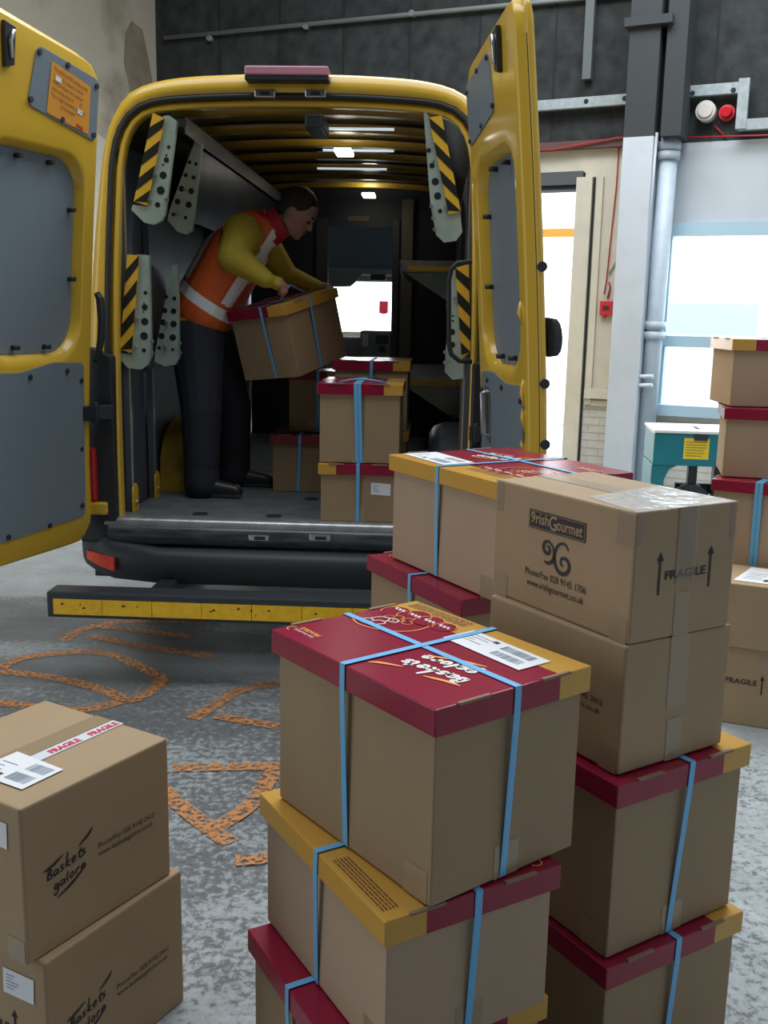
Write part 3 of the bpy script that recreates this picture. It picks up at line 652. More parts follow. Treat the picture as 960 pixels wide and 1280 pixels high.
for xx in (0.085, -0.06): quad(mb, rect(xx - 0.003, xx + 0.003, 0.11, 0.19), XD, YD_, (0, -hy, 0), 0.001); quad(mb, [(xx - 0.009, 0.182), (xx + 0.009, 0.182), (xx, 0.2)], XD, YD_, (0, -hy, 0), 0.001)
mb.build('printed_arrow', INK, r, fix=False)
text('printed_text', r, 'FRAGILE', (-0.045, -hy, 0.145), 0.023, XD, YD_, INK, width=0.112, bold=0.0007)
r, hx, hy = P1
o_ = hx - 0.1495
ship_label(r, [(-0.03 + o_, 0.289), (0.111 + o_, 0.291), (0.109 + o_, 0.237), (-0.03 + o_, 0.236)], XD, YD_, (0, -hy, 0), 'white_label', True)
mb = MB(); tx = -0.004 + o_; quad(mb, rect(tx - 0.017, tx + 0.017, -hy, hy), (1, 0, 0), (0, 1, 0), (0, 0, 0.331), 0.0016); mb.build('fragile_tape', TAPEW, r, fix=False)
for yy in (0.195, 0.085, -0.035, -0.16):
    text('printed_text', r, 'FRAGILE', (tx + 0.011, yy - 0.085, 0.331 + 0.001), 0.026, (0, 1, 0), (-1, 0, 0), FRAGR, width=0.082, bold=0.001)
ship_label(r, [(-0.06 + o_, -0.15), (0.09 + o_, -0.145), (0.088 + o_, -0.04), (-0.06 + o_, -0.035)], (1, 0, 0), (0, 1, 0), (0, 0, 0.331 + 0.0012))
# -- far right stacks
Qa = 62
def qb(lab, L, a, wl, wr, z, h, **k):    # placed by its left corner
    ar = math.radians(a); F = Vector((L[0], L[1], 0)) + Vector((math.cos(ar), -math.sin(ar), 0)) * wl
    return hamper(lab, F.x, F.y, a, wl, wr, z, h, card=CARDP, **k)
qb('lowest crimson-lidded box of the far right stack near the window', (1.43, 4.36), 33, 0.42, 0.36, 0, 0.29, straps=(('x', 0, 0),))
qb('crimson-lidded box of the far right stack, mostly behind the plain cartons', (1.43, 4.36), 33, 0.42, 0.36, 0.2905, 0.275, straps=(('x', 0, 0),))
qb('crimson-lidded box with doubled blue strap in the far right stack', (1.43, 4.29), 33, 0.42, 0.36, 0.566, 0.372, gold=False, straps=(('x', -0.03, 0), ('y', 0, 0)), dbl=('x',))
qb('crimson-lidded box second from the top of the far right stack', (1.475, 4.34), 14, 0.42, 0.36, 0.9385, 0.302, gold=False, straps=(('x', 0.02, 0),))
Q1 = qb('topmost box of the far right stack, its lid gold at the left end', (1.50, 4.39), 4, 0.42, 0.36, 1.241, 0.292, straps=(('x', 0.02, 0),))
# gold end of the topmost lid
mb = MB(); hx, hy = Q1[1] + LO, Q1[2] + LO
mb.box(-hx - 0.001, -hx + 0.10, -hy - 0.001, hy + 0.001, 0.2888 - LIDH, 0.2898); mb.build('gold_lid_end', GOLD, Q1[0], 0.002, 'gold end band of the lid')
def qc(lab, L, a, wl, wr, z, h):
    ar = math.radians(a); F = Vector((L[0], L[1], 0)) + Vector((math.cos(ar), -math.sin(ar), 0)) * wl
    return carton(lab, F.x, F.y, a, wl, wr, z, h, 'y')
Q5 = qc('brown carton printed FRAGILE on the floor at the right edge', (1.345, 3.87), 22, 0.42, 0.30, 0, 0.325)
Q4 = qc('brown carton with a white label on top, above the floor carton at right', (1.345, 3.86), 24, 0.42, 0.34, 0.3255, 0.262)
r, hx, hy = Q5
text('printed_text', r, 'FRAGILE', (-0.16, -hy, 0.175), 0.03, XD, YD_, INK, width=0.12, bold=0.0007)
mb = MB()
for xx in (-0.02,): quad(mb, rect(xx - 0.003, xx + 0.003, 0.14, 0.21), XD, YD_, (0, -hy, 0), 0.001); quad(mb, [(xx - 0.009, 0.20), (xx + 0.009, 0.20), (xx, 0.22)], XD, YD_, (0, -hy, 0), 0.001)
mb.build('printed_arrow', INK, r, fix=False)
r, hx, hy = Q4
ship_label(r, [(-0.17, -0.12), (0.12, -0.13), (0.13, 0.13), (-0.12, 0.14)], (1, 0, 0), (0, 1, 0), (0, 0, 0.262))

# ================================================================== STRAPPING MACHINE
TEAL = mat('teal_enamel', (0.005, 0.17, 0.22), 0.4, noise=0.05, nscale=5)
r = empty('strapping_machine', (1.85, 6.88, 0), -0.12)
mb = MB(); mb.box(0, 0.85, 0.0, 0.52, 0.845, 0.865, 0); mb.build('table_top', mat('steel_white', (0.75, 0.78, 0.8), 0.3, metal=0.2), r, 0.004)
mb = MB(); mb.box(0.27, 0.36, -0.002, 0.1, 0.80, 0.843, 0); mb.box(0.30, 0.33, 0.15, 0.18, 0.864, 0.87); mb.box(0.30, 0.33, 0.24, 0.27, 0.864, 0.87); mb.build('strap_slot', DARK, r)
mb = MB(); mb.box(0.005, 0.845, 0.01, 0.51, 0.62, 0.845); mb.build('housing', TEAL, r, 0.01)
for x in (0.0, 0.68):
    mb = MB(); pr = [(x, 0.62), (x + 0.17, 0.62), (x + 0.12, 0.59), (x + 0.09, 0.52), (x + 0.085, 0.03), (x, 0.03)]
    mb.prism([(a, 0.02, b) for a, b in pr], (0, 0.46, 0)); mb.build('leg', TEAL, r, 0.004)
mb = MB(); mb.cyl((0.3, 0.1, 0.35), (0.3, 0.2, 0.35), 0.13, 24); mb.cyl((0.3, 0.05, 0.35), (0.3, 0.1, 0.35), 0.04); mb.box(0.27, 0.33, 0.12, 0.2, 0.3, 0.62); mb.box(0.44, 0.5, 0.1, 0.2, 0.05, 0.62); mb.box(0.2, 0.62, 0.2, 0.26, 0.40, 0.47); mb.build('strap_reel', RUB, r, 0.006)
mb = MB()
for x, y in ((0.04, 0.06), (0.04, 0.44), (0.73, 0.06), (0.73, 0.44)): mb.cyl((x - 0.02, y, 0.03), (x + 0.02, y, 0.03), 0.03, 14)
mb.build('castor', RUB, r)
s_ = MB(); quad(s_, rect(0.205, 0.375, 0.67, 0.815), (1, 0, 0), (0, 0, 1), (0, 0.01, 0), 0.002, 0)
for k in range(6): quad(s_, rect(0.22, 0.22 + random.uniform(0.10, 0.145), 0.69 + k * 0.019, 0.696 + k * 0.019), (1, 0, 0), (0, 0, 1), (0, 0.01, 0), 0.003, 1)
s_.build('warning_sticker', [mat('sticker_yellow', (0.75, 0.55, 0.03), 0.5), mat('sticker_text', (0.35, 0.22, 0.03), 0.6)], r, fix=False)
tag(r, 'teal strapping machine with a pale steel top under the window', 'machine')

# ================================================================== VAN
VAN = empty('delivery_van', VORG, -YAW)
def lean(z): return 0.13 * max(0.0, (z - 0.9) / 1.7) ** 1.4
def resample(P, n):
    P = [Vector(p) for p in P]; d = [0]
    for i in range(1, len(P)): d.append(d[-1] + (P[i] - P[i - 1]).length)
    out = []; j = 0
    for k in range(n):
        t = d[-1] * k / (n - 1)
        while j < len(P) - 2 and d[j + 1] < t: j += 1
        f = (t - d[j]) / max(1e-9, d[j + 1] - d[j]); out.append(P[j].lerp(P[j + 1], min(1, max(0, f))))
    return out
NC = 97
halfO = curve_pts([(0.965, 0.56), (0.955, 1.0), (0.935, 1.4), (0.915, 1.7), (0.885, 2.05), (0.845, 2.33), (0.80, 2.46), (0.72, 2.555), (0.55, 2.605), (0.28, 2.625), (0, 2.63)], 8)
outer = [(-x, z) for x, z in halfO] + [(x, z) for x, z in halfO[::-1][1:]]
halfI = [(0.792, 0.667), (0.795, 1.0), (0.797, 1.4), (0.790, 1.8), (0.776, 2.15), (0.768, 2.25), (0.752, 2.33), (0.722, 2.395), (0.675, 2.44), (0.61, 2.462), (0.5, 2.475), (0.25, 2.487), (0, 2.49)]
halfI = curve_pts(halfI, 6)
inner = [(-x, z) for x, z in halfI] + [(x, z) for x, z in halfI[::-1][1:]]
OC = resample(outer, NC); IC = resample(inner, NC)
def inset(C, d):
    out = []
    for i, p in enumerate(C):
        a = C[max(0, i - 1)]; b = C[min(len(C) - 1, i + 1)]; t = (b - a).normalized(); n = Vector((-t.y, t.x)); out.append(p + n * d)
    return out
def L3(C, v, le=True): return [(p.x, v + (lean(p.y) if le else 0), p.y) for p in C]
def mixc(a, b, f): return [p.lerp(q, f) for p, q in zip(a, b)]
I_lip = IC; I_seal = inset(IC, 0.028); I_out = inset(IC, 0.05)
mb = MB()
vs = [(0.10, 0), ]
loops = [L3(OC, 0.14), L3(OC, 0.08), L3(mixc(OC, I_out, 0.08), 0.03), L3(mixc(OC, I_out, 0.25), 0.005), L3(mixc(OC, I_out, 0.6), 0.0), L3(I_out, 0.0), L3(I_out, 0.045), L3(I_seal, 0.05), L3(mixc(I_seal, I_lip, 0.4), 0.02), L3(I_lip, 0.022), L3(inset(IC, -0.004), 0.035), L3(I_lip, 0.09)]
mb.loft(loops)
mb.build('rear_frame', YEL, VAN)
mb = MB(); sl = L3(mixc(I_out, I_seal, 0.55), 0.012); mb.tube(sl, 0.0125, 8); mb.build('door_seal', RUB, VAN)
# body shell
def scaleC(C, top, w=1.0, z0=0.45):
    zt = max(p.y for p in C); zb = 0.56
    return [Vector((p.x * w, z0 + (p.y - zb) * (top - z0) / (zt - zb))) for p in C]
mb = MB(); bl = [L3(OC, 0.13), L3(OC, 0.6, True), L3(scaleC(OC, 2.66, 1.02), 2.0, False), L3(scaleC(OC, 2.68, 1.02), 3.5, False), L3(scaleC(OC, 2.62, 1.01), 4.15, False),
                 L3(scaleC(OC, 1.45, 1.0), 4.95, False), L3(scaleC(OC, 1.25, 0.96), 5.35, False), L3(scaleC(OC, 1.05, 0.88), 5.62, False), L3(scaleC(OC, 0.8, 0.7), 5.72, False)]
SW = [i for i in range(NC - 1) if 1.55 < bl[3][i][2] < 2.15]
mb.loft(bl, skip=lambda a, i: (a == 4 and 30 <= i <= NC - 32) or (a == 3 and i in SW))
mb.build('body_shell', YEL, VAN)
wc = bl[4][30:NC - 30]; wd_ = bl[5][30:NC - 30]
mb = MB(); mb.loft([wc, wd_]); mb.build('windscreen', GLASS, VAN)
for ids in ([i for i in SW if i < NC // 2], [i for i in SW if i > NC // 2]):
    mb = MB(); mb.loft([[bl[a][i] for i in ids + [ids[-1] + 1]] for a in (3, 4)]); mb.build('side_window', GLASS, VAN)
mb = MB(); mb.box(-0.95, 0.95, 0.1, 5.6, 0.36, 0.45); mb.build('underbody', DARK, VAN)
for u in (-0.86, 0.86):
    for v in (1.35, 4.9):
        s = 1 if u > 0 else -1
        mb = MB(); mb.cyl((u - s * 0.11, v, 0.34), (u + s * 0.09, v, 0.34), 0.34, 36, 0); w = mb.build('wheel', RUB, VAN, 0.03)
        mb = MB(); mb.cyl((u + s * 0.08, v, 0.34), (u + s * 0.098, v, 0.34), 0.2, 24, 0, 0.18); mb.build('rim', STEEL, w)
# rear corner trims (dark) + lamps
def corner_poly(s):
    return [(0.80, 0.55), (0.975, 0.55), (0.972, 0.70), (0.955, 1.10), (0.935, 1.42), (0.90, 1.44), (0.80, 1.40)]
for s in (-1, 1):
    mb = MB(); cp = corner_poly(s)
    loopsA = [[(s * x, -0.012, z) for x, z in cp], [(s * (x + (0.004 if x > .9 else 0)), 0.03, z) for x, z in cp], [(s * (x + (0.008 if x > .9 else 0)), 0.16, z) for x, z in cp]]
    mb.loft(loopsA, True, 0, False, cap=True); mb.build('corner_trim', RUB, VAN, 0.01)
    mb = MB(); mb.box(*sorted((s * 0.885, s * 0.978)), -0.03, 0.12, 0.74, 0.99, 0); mb.build('tail_lamp', LAMPR, VAN, 0.015)
    mb = MB(); mb.box(*sorted((s * 0.84, s * 0.965)), -0.028, 0.05, 0.68, 0.74, 0); mb.build('lamp_bracket', YEL, VAN, 0.01)
# bumper
def bump_prof(k):   # profile (v, z); k 0..1 bulge
    return [(0.05, 0.535), (0.0, 0.54), (-0.035, 0.535), (-0.06, 0.525), (-0.077, 0.508), (-0.083, 0.48), (-0.08, 0.44), (-0.07, 0.405), (-0.04, 0.372), (0.05, 0.36)]
mb = MB(); loops = []
us = [-1.0, -0.985, -0.95, -0.9, -0.82, -0.6, -0.3, 0, 0.3, 0.6, 0.82, 0.9, 0.95, 0.985, 1.0]
for u in us:
    t = max(0, (abs(u) - 0.70) / 0.30); dv = 0.16 * t ** 2.2; up_ = 0.045 * t ** 1.5
    loops.append([(u, v + dv + (0.09 if v > 0.01 else 0), z + up_ + (0.05 * t if z > 0.52 else 0)) for v, z in bump_prof(0)])
mb.loft(loops, False, 0, True, cap=True); mb.build('rear_bumper', PLAS, VAN)
mb = MB(); lp = []
for u in (-0.86, -0.6, 0, 0.6, 0.86): lp.append([(u, 0.09, 0.667), (u, 0.0, 0.668), (u, -0.010, 0.658), (u, -0.016, 0.634)])
mb.loft(lp, False, 0, True); mb.build('sill_strip', ALU, VAN)
mb = MB(); lp = []
for u in (-0.84, -0.8, -0.4, 0, 0.4, 0.8, 0.84): lp.append([(u, -0.015, 0.634), (u, -0.030, 0.625), (u, -0.034, 0.585), (u, -0.024, 0.556), (u, 0.0, 0.545), (u, 0.05, 0.54)])
mb.loft(lp, False, 0, True); mb.build('sill_trim', mat('scuffed_trim', (0.06, 0.07, 0.08), 0.28, noise=0.5, nscale=18, stretch=(0.5, 1, 3)), VAN)
for px in (324, 400):
    u, z = at_v(px, 672, -0.02)
    mb = MB(); mb.box(u - 0.048, u + 0.048, -0.034, -0.018, z - 0.016, z + 0.016); b_ = mb.build('latch_striker', STEEL, VAN, 0.005)
    mb = MB(); mb.box(u - 0.02, u + 0.03, -0.037, -0.033, z - 0.008, z + 0.008); mb.build('latch_hole', DARK, b_)
def dvv(x): t = max(0, (x - 0.70) / 0.30); return 0.16 * t ** 2.2
for s in (-1, 1):
    mb = MB(); lp = []
    for k in range(7):
        x = 0.80 + 0.16 * k / 6; e_ = 0.045 * max(0, (x - 0.70) / 0.30) ** 1.5; zt = 0.490 + e_ * 0.4; zb = 0.430 + 0.018 * k / 6 + e_ * 0.4
        dv = dvv(x) - 0.006
        lp.append([(s * x, -0.07 + dv, zt), (s * x, -0.092 + dv, zt), (s * x, -0.092 + dv, zb), (s * x, -0.07 + dv, zb)])
    mb.loft(lp, True, 0, False, cap=True); mb.build('reflector', REFLR, VAN)
# rear protection bar
mb = MB(); mb.box(-0.985, 0.985, -0.42, -0.3, 0.312, 0.425, 0); bo = mb.build('rear_step_bar', PLAS, VAN, 0.008)
mb = MB()
for k in range(9):
    a = -0.955 + k * 0.2125; mb.box(a, a + 0.210, -0.424, -0.42, 0.328, 0.395, 0)
mb.build('reflective_strip', REFLO, bo)
mb = MB()
for k in range(14):
    a = -0.93 + random.random() * 1.3; z = 0.345 + random.random() * 0.03; mb.add([(a, -0.4245, z), (a + 0.02 * random.random() + 0.004, -0.4245, z + 0.004), (a + 0.01, -0.4245, z + 0.012)], [(0, 1, 2)])
mb.build('paint_chips', HAZB, bo, fix=False)
for u in (-0.55, 0.55):
    mb = MB(); mb.box(u - 0.04, u + 0.04, -0.3, 0.3, 0.33, 0.40); mb.build('bar_bracket', DARK, bo)
# high brake lamp, door keeps
u0, z0 = at_v(308, 92, 0.10); u1, _ = at_v(412, 96, 0.10)
mb = MB(); mb.box(u0, u1, 0.05, 0.16, 2.595, 2.632, 0); b_ = mb.build('brake_lamp', LAMPP, VAN, 0.006)
mb = MB(); mb.box(u0, u1, 0.055, 0.13, 2.575, 2.596); mb.build('lamp_base', RUB, b_, 0.004)
for px in (332, 395):
    u, z = at_v(px, 118, 0.13)
    mb = MB(); mb.box(u - 0.045, u + 0.045, 0.105, 0.15, z - 0.016, z + 0.014, 0); b_ = mb.build('door_keeper', STEEL, VAN, 0.004)
    mb = MB(); mb.box(u - 0.02, u + 0.02, 0.10, 0.106, z - 0.008, z + 0.006); mb.build('keeper_slot', DARK, b_)
mb = MB(); u, z = at_v(400, 135, 0.3); mb.box(u - 0.05, u + 0.03, 0.14, 0.42, 2.40, 2.46); mb.build('lock_box', DARK, VAN, 0.01)

# interior
mb = MB(); mb.box(-0.80, 0.80, 0.05, 3.42, 0.60, 0.667); mb.build('cargo_floor', VFLOOR, VAN)
for px, py in ((250, 643), (372, 643), (292, 640)):
    pass
for u, v in ((-0.448, 0.13), (-0.10, 0.13), (0.02, 0.60)):
    mb = MB(); mb.cyl((u, v, 0.667), (u, v, 0.671), 0.036, 20); b_ = mb.build('tie_down_ring', RUB, VAN)
k0 = 30
sideL = [p for p in inset(IC, 0.02) if p.y < 2.36 and p.x < 0]; sideR = [p for p in inset(IC, 0.02) if p.y < 2.36 and p.x > 0]
roofp = [p for p in inset(IC, 0.07) if p.y > 2.30]
ROOFD = mat('roof_skin_dark', (0.07, 0.052, 0.015), 0.35, coat=0.4)
for S in (sideL, sideR):
    mb = MB(); mb.loft([[(p.x, v + (lean(p.y) if v < .2 else 0.1), p.y) for p in S] for v in (0.06, 1.0, 2.2, 3.4)]); mb.build('side_lining', LIN, VAN)
mb = MB(); mb.loft([[(p.x, v, p.y) for p in roofp] for v in (0.15, 1.2, 2.4, 3.42)]); mb.build('roof_lining', ROOFD, VAN)
ribc = [p for p in inset(IC, 0.03) if p.y > 2.475]
for v in (0.50, 0.95, 1.40, 1.85, 2.30, 2.75, 3.20):
    mb = MB(); mb.loft([[(p.x, v + dv, p.y + dz) for p in ribc] for dv, dz in ((-0.055, 0.03), (-0.05, 0.0), (0.05, 0.0), (0.055, 0.03))]); mb.build('roof_rib', YELD, VAN)
for px, py, w in ((450, 160, 0.17), (448, 187, 0.20), (430, 131, 0.25), (440, 210, 0.22)):  # added emissive strips imitating the bright bands under the roof
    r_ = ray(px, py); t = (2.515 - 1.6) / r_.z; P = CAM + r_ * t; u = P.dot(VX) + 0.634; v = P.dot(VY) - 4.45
    mb = MB(); mb.box(u - w, u + w, v - 0.012, v + 0.012, 2.505, 2.515); mb.build('roof_glow_strip', mat('glow_strip', (0.8, 0.9, 1), 0.4, emit=((0.8, 0.92, 1), 0.55)), VAN)
for px, py in ((430, 193), (461, 246)):
    r_ = ray(px, py); zz = 2.44; t = (zz - 1.6) / r_.z; P = CAM + r_ * t; u = P.dot(VX) + 0.634; v = P.dot(VY) - 4.45; v = min(v, 3.2)
    mb = MB(); mb.box(u - 0.045, u + 0.045, v - 0.09, v + 0.09, zz, zz + 0.02); mb.build('cargo_lamp', LED, VAN, 0.004)
# posts with yellow feet
for s in (-1, 1):
    for v in (0.14, 0.52, 1.9, 2.7):
        x0, x1 = sorted((s * 0.80, s * 0.772))
        mb = MB(); mb.box(x0, x1, v, v + 0.055, 0.667, 2.30); mb.box(*sorted((s * 0.772, s * 0.764)), v, v + 0.006, 0.70, 2.3, 1); p_ = mb.build('upright_post', [LIN, STEEL], VAN)
        mb = MB(); xa = s * 0.771; pts = [(xa, v - 0.012, 0.667), (xa, v + 0.068, 0.667), (xa, v + 0.068, 0.76)] + [(xa, v + 0.028 + 0.04 * math.cos(a), 0.76 + 0.04 * math.sin(a)) for a in [PI * k / 8 for k in range(1, 8)]] + [(xa, v - 0.012, 0.76)]
        mb.prism(pts, (-s * 0.008, 0, 0)); f_ = mb.build('foot_plate', HAZY, p_)
        mb = MB(); mb.cyl((xa - s * 0.008, v + 0.028, 0.71), (xa - s * 0.016, v + 0.028, 0.71), 0.012, 10); mb.build('bolt', STEEL, p_)
# wheel arches
for s in (-1, 1):
    mb = MB(); lp = []
    for q in range(11):
        a = PI * q / 10; wv = 0.40 * math.cos(a); hz = 0.36 * math.sin(a) ** 0.6
        lp.append([(s * 0.80, 1.12 - wv, 0.667 + hz), (s * 0.70, 1.12 - wv, 0.667 + hz), (s * 0.64, 1.12 - wv * 0.97, 0.667 + hz * 0.93), (s * 0.615, 1.12 - wv * 0.95, 0.667 + hz * 0.82), (s * 0.61, 1.12 - wv * 0.95, 0.667)])
    mb.loft(lp); a_ = mb.build('wheel_arch', LIN if s > 0 else mat('arch_yellow', (0.42, 0.26, 0.02), 0.5, noise=0.45, nscale=6), VAN)  # right arch takes the dark lining colour to paint in the shade there
# brackets
def pp(pts, v): return [(at_v(x, y, v)[0], v, at_v(x, y, v)[1]) for x, y in pts]
def bracket(perf, haz, v, holes, haz_dir=1, bolts=()):
    mb = MB(); mb.prism(pp(perf, v), (0, 0.03, 0), 0)
    for x, y, r_ in holes:
        u, z = at_v(x, y, v); n = 12
        mb.add([(u + r_ * math.cos(2 * PI * k / n), v - 0.0015, z + r_ * math.sin(2 * PI * k / n)) for k in range(n)], [list(range(n))], 1)
    b = mb.build('shelf_bracket', [GALV, HAZB], VAN, fix=False)
    bm = bmesh.new(); bm.from_mesh(b.data); bmesh.ops.recalc_face_normals(bm, faces=[f for f in bm.faces if f.material_index == 0]); bm.to_mesh(b.data); bm.free()
    for x, y in bolts:
        u, z = at_v(x, y, v); mb = MB(); mb.cyl((u, v, z), (u, v - 0.02, z), 0.008, 8); mb.build('bolt', STEEL, b)
    if haz:
        vz = v - 0.012
        q = pp(haz, vz); mb = MB(); mb.prism(q, (0, 0.008, 0), 0)
        TL, TR, BR, BL = [Vector(p) for p in q]; n = 7
        for k in range(n):
            if k % 2: continue
            def e(f, d): f = min(1, max(0, f)); return TL.lerp(BL, f) if d == 0 else TR.lerp(BR, f)
            f0 = k / n + 0.06; f1 = f0 + 1 / n; sh = 0.10 * haz_dir
            ps = [e(f0 + sh, 0), e(f1 + sh, 0), e(f1 - sh, 1), e(f0 - sh, 1)]
            mb.add([p + Vector((0, -0.002, 0)) for p in ps], [(0, 1, 2, 3)], 1)
        h_ = mb.build('hazard_strip', [HAZY, HAZB], b, fix=False)
bracket([(204, 145), (211, 144), (221, 151), (206, 268), (202, 276), (192, 281), (180, 278), (164, 262), (166, 256), (184, 258), (190, 235)], [(191, 141), (206, 148), (184, 257), (167, 252)], 0.12,
        [(211, 184, .008), (208, 200, .012), (204, 219, .016), (201, 238, .018), (197, 256, .012), (208, 194, .005), (204, 206, .005)], 1, ((195, 219), (188, 250), (209, 250)))
bracket([(244, 175), (253, 178), (240, 288), (233, 293), (222, 290), (209, 275), (212, 262)], None, 0.45,
        [(237, 203, .009), (245, 205, .009), (232, 219, .010), (242, 222, .010), (227, 236, .014), (239, 239, .014), (222, 252, .014), (236, 256, .015), (217, 268, .009), (232, 272, .009)], 1, ((232, 237), (224, 268)))
bracket([(172, 318), (186, 319), (189, 446), (185, 456), (176, 462), (160, 460), (149, 448), (150, 441), (165, 444)], [(159, 318), (174, 319), (165, 441), (150, 437)], 0.12,
        [(182, 366, .009), (181, 384, .014), (181, 402, .017), (180, 420, .018), (180, 438, .010), (180, 379, .004), (179, 390, .004)], 1, ((172, 398), (170, 434), (191, 427), (191, 441)))
bracket([(215, 331), (222, 330), (224, 446), (219, 456), (206, 458), (193, 452), (194, 440)], None, 0.40,
        [(208, 371, .009), (218, 373, .010), (206, 388, .013), (217, 389, .014), (204, 403, .015), (217, 405, .016), (202, 420, .015), (216, 422, .016), (199, 435, .009), (216, 437, .008)], 1, ((209, 403), (207, 434), (226, 429), (226, 441)))
bracket([(529, 133), (537, 148), (560, 266), (575, 264), (578, 290), (570, 301), (555, 303), (545, 293), (538, 255)], [(536, 147), (552, 144), (576, 264), (561, 268)], 0.14,
        [(536, 188, .010), (540, 207, .012), (544, 227, .016), (547, 245, .016), (550, 264, .010), (542, 202, .004)], -1, ((539, 258), (541, 273), (543, 287), (557, 260)))
bracket([(566, 330), (574, 335), (578, 442), (584, 455), (582, 472), (566, 475), (556, 465), (557, 440)], [(569, 335), (586, 330), (588, 440), (577, 448)], 0.14,
        [(566, 395, .005), (566, 401, .005), (565, 415, .014), (565, 431, .014)], -1, ((556, 440), (556, 453), (568, 373)))
# folded shelves and rails on the left
mb = MB(); mb.obox((-0.545, 1.70, 2.22), (0.008, 0, 0), (0, 1.18, 0), (0.03, 0, 0.19)); mb.build('folded_shelf', mat('shelf_sheet', (0.10, 0.105, 0.115), 0.3, metal=0.6, noise=0.3, nscale=3), VAN)
mb = MB(); mb.box(-0.60, -0.49, 0.16, 2.9, 2.40, 2.435, 0); mb.box(-0.495, -0.488, 0.16, 2.9, 2.37, 2.44, 1); mb.build('shelf_rail', [DARK, STEEL], VAN)
mb = MB(); mb.obox((-0.742, 1.62, 1.57), (0.006, 0, 0), (0, 1.2, 0), (0.01, 0, 0.24)); mb.build('folded_shelf', LIN, VAN)
# deployed shelves on the right with orange edges
for z, ua in ((1.875, 0.42), (1.235, 0.42)):
    mb = MB(); mb.box(ua, 0.79, 1.4, 3.2, z - 0.012, z + 0.012); mb.box(ua, 0.79, 1.37, 1.40, z - 0.03, z + 0.035); mb.box(ua, ua + 0.02, 1.37, 3.2, z - 0.03, z + 0.03); s_ = mb.build('shelf', ALU, VAN, 0.003)
    mb = MB(); mb.box(ua + 0.05, 0.78, 1.364, 1.37, z - 0.020, z + 0.004); mb.build('orange_edge_strip', REFLO, s_)
    mb = MB(); mb.prism([(ua + 0.03, 1.46, z - 0.03), (0.79, 1.46, z - 0.03), (0.79, 1.46, z - 0.22), (0.72, 1.46, z - 0.20)], (0, 0.02, 0)); mb.build('shelf_bracket', GALV, s_)
# grab handles
mb = MB(); P = [at_v(x, y, -0.01) for x, y in ((590, 327), (572, 329), (564, 337), (561, 350), (561, 430), (564, 443), (574, 451), (590, 452))]
mb.tube([(u, -0.02, z) for u, z in P], 0.011, 8); mb.build('grab_handle', RUB, VAN)
mb = MB(); P = [at_v(x, y, -0.06) for x, y in ((121, 366), (125, 374), (127, 400), (126, 425), (122, 448), (118, 452))]
mb.tube([(u, -0.06, z) for u, z in P], [0.014, 0.018, 0.017, 0.016, 0.014, 0.01], 10); mb.build('grab_handle', RUB, VAN)
# bulkhead with doorway, cab
BV = 3.42
mb = MB()
def bb(u0, u1, z0, z1, mi=0, v0=BV, v1=BV + 0.03): mb.box(u0, u1, v0, v1, z0, z1, mi)
def bu(px): return at_v(px, 350, BV)[0]
def bz(py): return at_v(450, py, BV)[1]
dl, dr, dt = bu(410), bu(490), bz(284)
bb(-0.80, dl, 0.66, 2.55); bb(dr, 0.80, 0.66, 2.55); bb(dl, dr, dt, 2.55)
mb.box(dl - 0.09, dl, BV - 0.02, BV + 0.01, 0.667, dt + 0.06, 1); mb.box(dr, dr + 0.05, BV - 0.02, BV + 0.01, 0.667, dt + 0.06, 1); mb.box(bu(501), bu(515), BV - 0.04, BV + 0.0, 0.667, 2.46, 2)
mb.build('bulkhead', [mat('bulkhead_dark', (0.025, 0.03, 0.038), 0.6), mat('bulkhead_frame', (0.055, 0.058, 0.06), 0.5), mat('post_brown', (0.16, 0.14, 0.10), 0.4)], VAN)
mb = MB(); mb.box(bu(434), bu(460), BV - 0.004, BV, bz(276), bz(270)); mb.build('bulkhead_sticker', mat('dull_gold', (0.14, 0.10, 0.05), 0.6), VAN)
CV = 4.3
mb = MB(); mb.box(-0.85, 0.85, BV + 0.05, CV + 0.02, 2.40, 2.44); mb.build('cab_headliner', HEADL, VAN)
uu = lambda px, v=CV: at_v(px, 350, v)[0]; zz_ = lambda py, v=CV: at_v(450, py, v)[1]
mb = MB(); mb.box(-0.85, 0.85, CV - 0.35, CV, zz_(345), zz_(338)); mb.box(-0.85, 0.85, CV, CV + 0.03, zz_(352), 2.42); mb.build('overhead_locker', HEADL, VAN, 0.01)
mb = MB(); mb.prism([(uu(395), CV - 0.40, zz_(340)), (uu(458), CV - 0.40, zz_(343)), (uu(452), CV - 0.40, zz_(352)), (uu(443), CV - 0.40, zz_(360)), (uu(395), CV - 0.40, zz_(362))], (0, 0.03, 0)); mb.build('sun_visor', mat('visor', (0.17, 0.19, 0.21), 0.7), VAN, 0.006)
mb = MB(); mb.box(uu(467), uu(485), CV - 0.42, CV - 0.35, zz_(352), zz_(345)); mb.build('rear_view_mirror', RUB, VAN, 0.004)
DV = 4.55
mb = MB(); mb.box(-0.88, 0.88, DV, DV + 0.45, 0.7, at_v(430, 421, DV)[1]); mb.build('dashboard', SEAT, VAN, 0.02)
mb = MB(); a0, zt = at_v(450, 413, DV - 0.1); a1, zb = at_v(498, 470, DV - 0.1); mb.box(a0, a1, DV - 0.1, DV + 0.1, 0.8, zt); c_ = mb.build('centre_console', SEAT, VAN, 0.02)
a0, zt = at_v(453, 417, DV - 0.11); a1, zb = at_v(460, 434, DV - 0.11); mb = MB(); mb.box(a0, a1, DV - 0.112, DV - 0.1, zb, zt); mb.build('air_vent', STEEL, c_, 0.006)
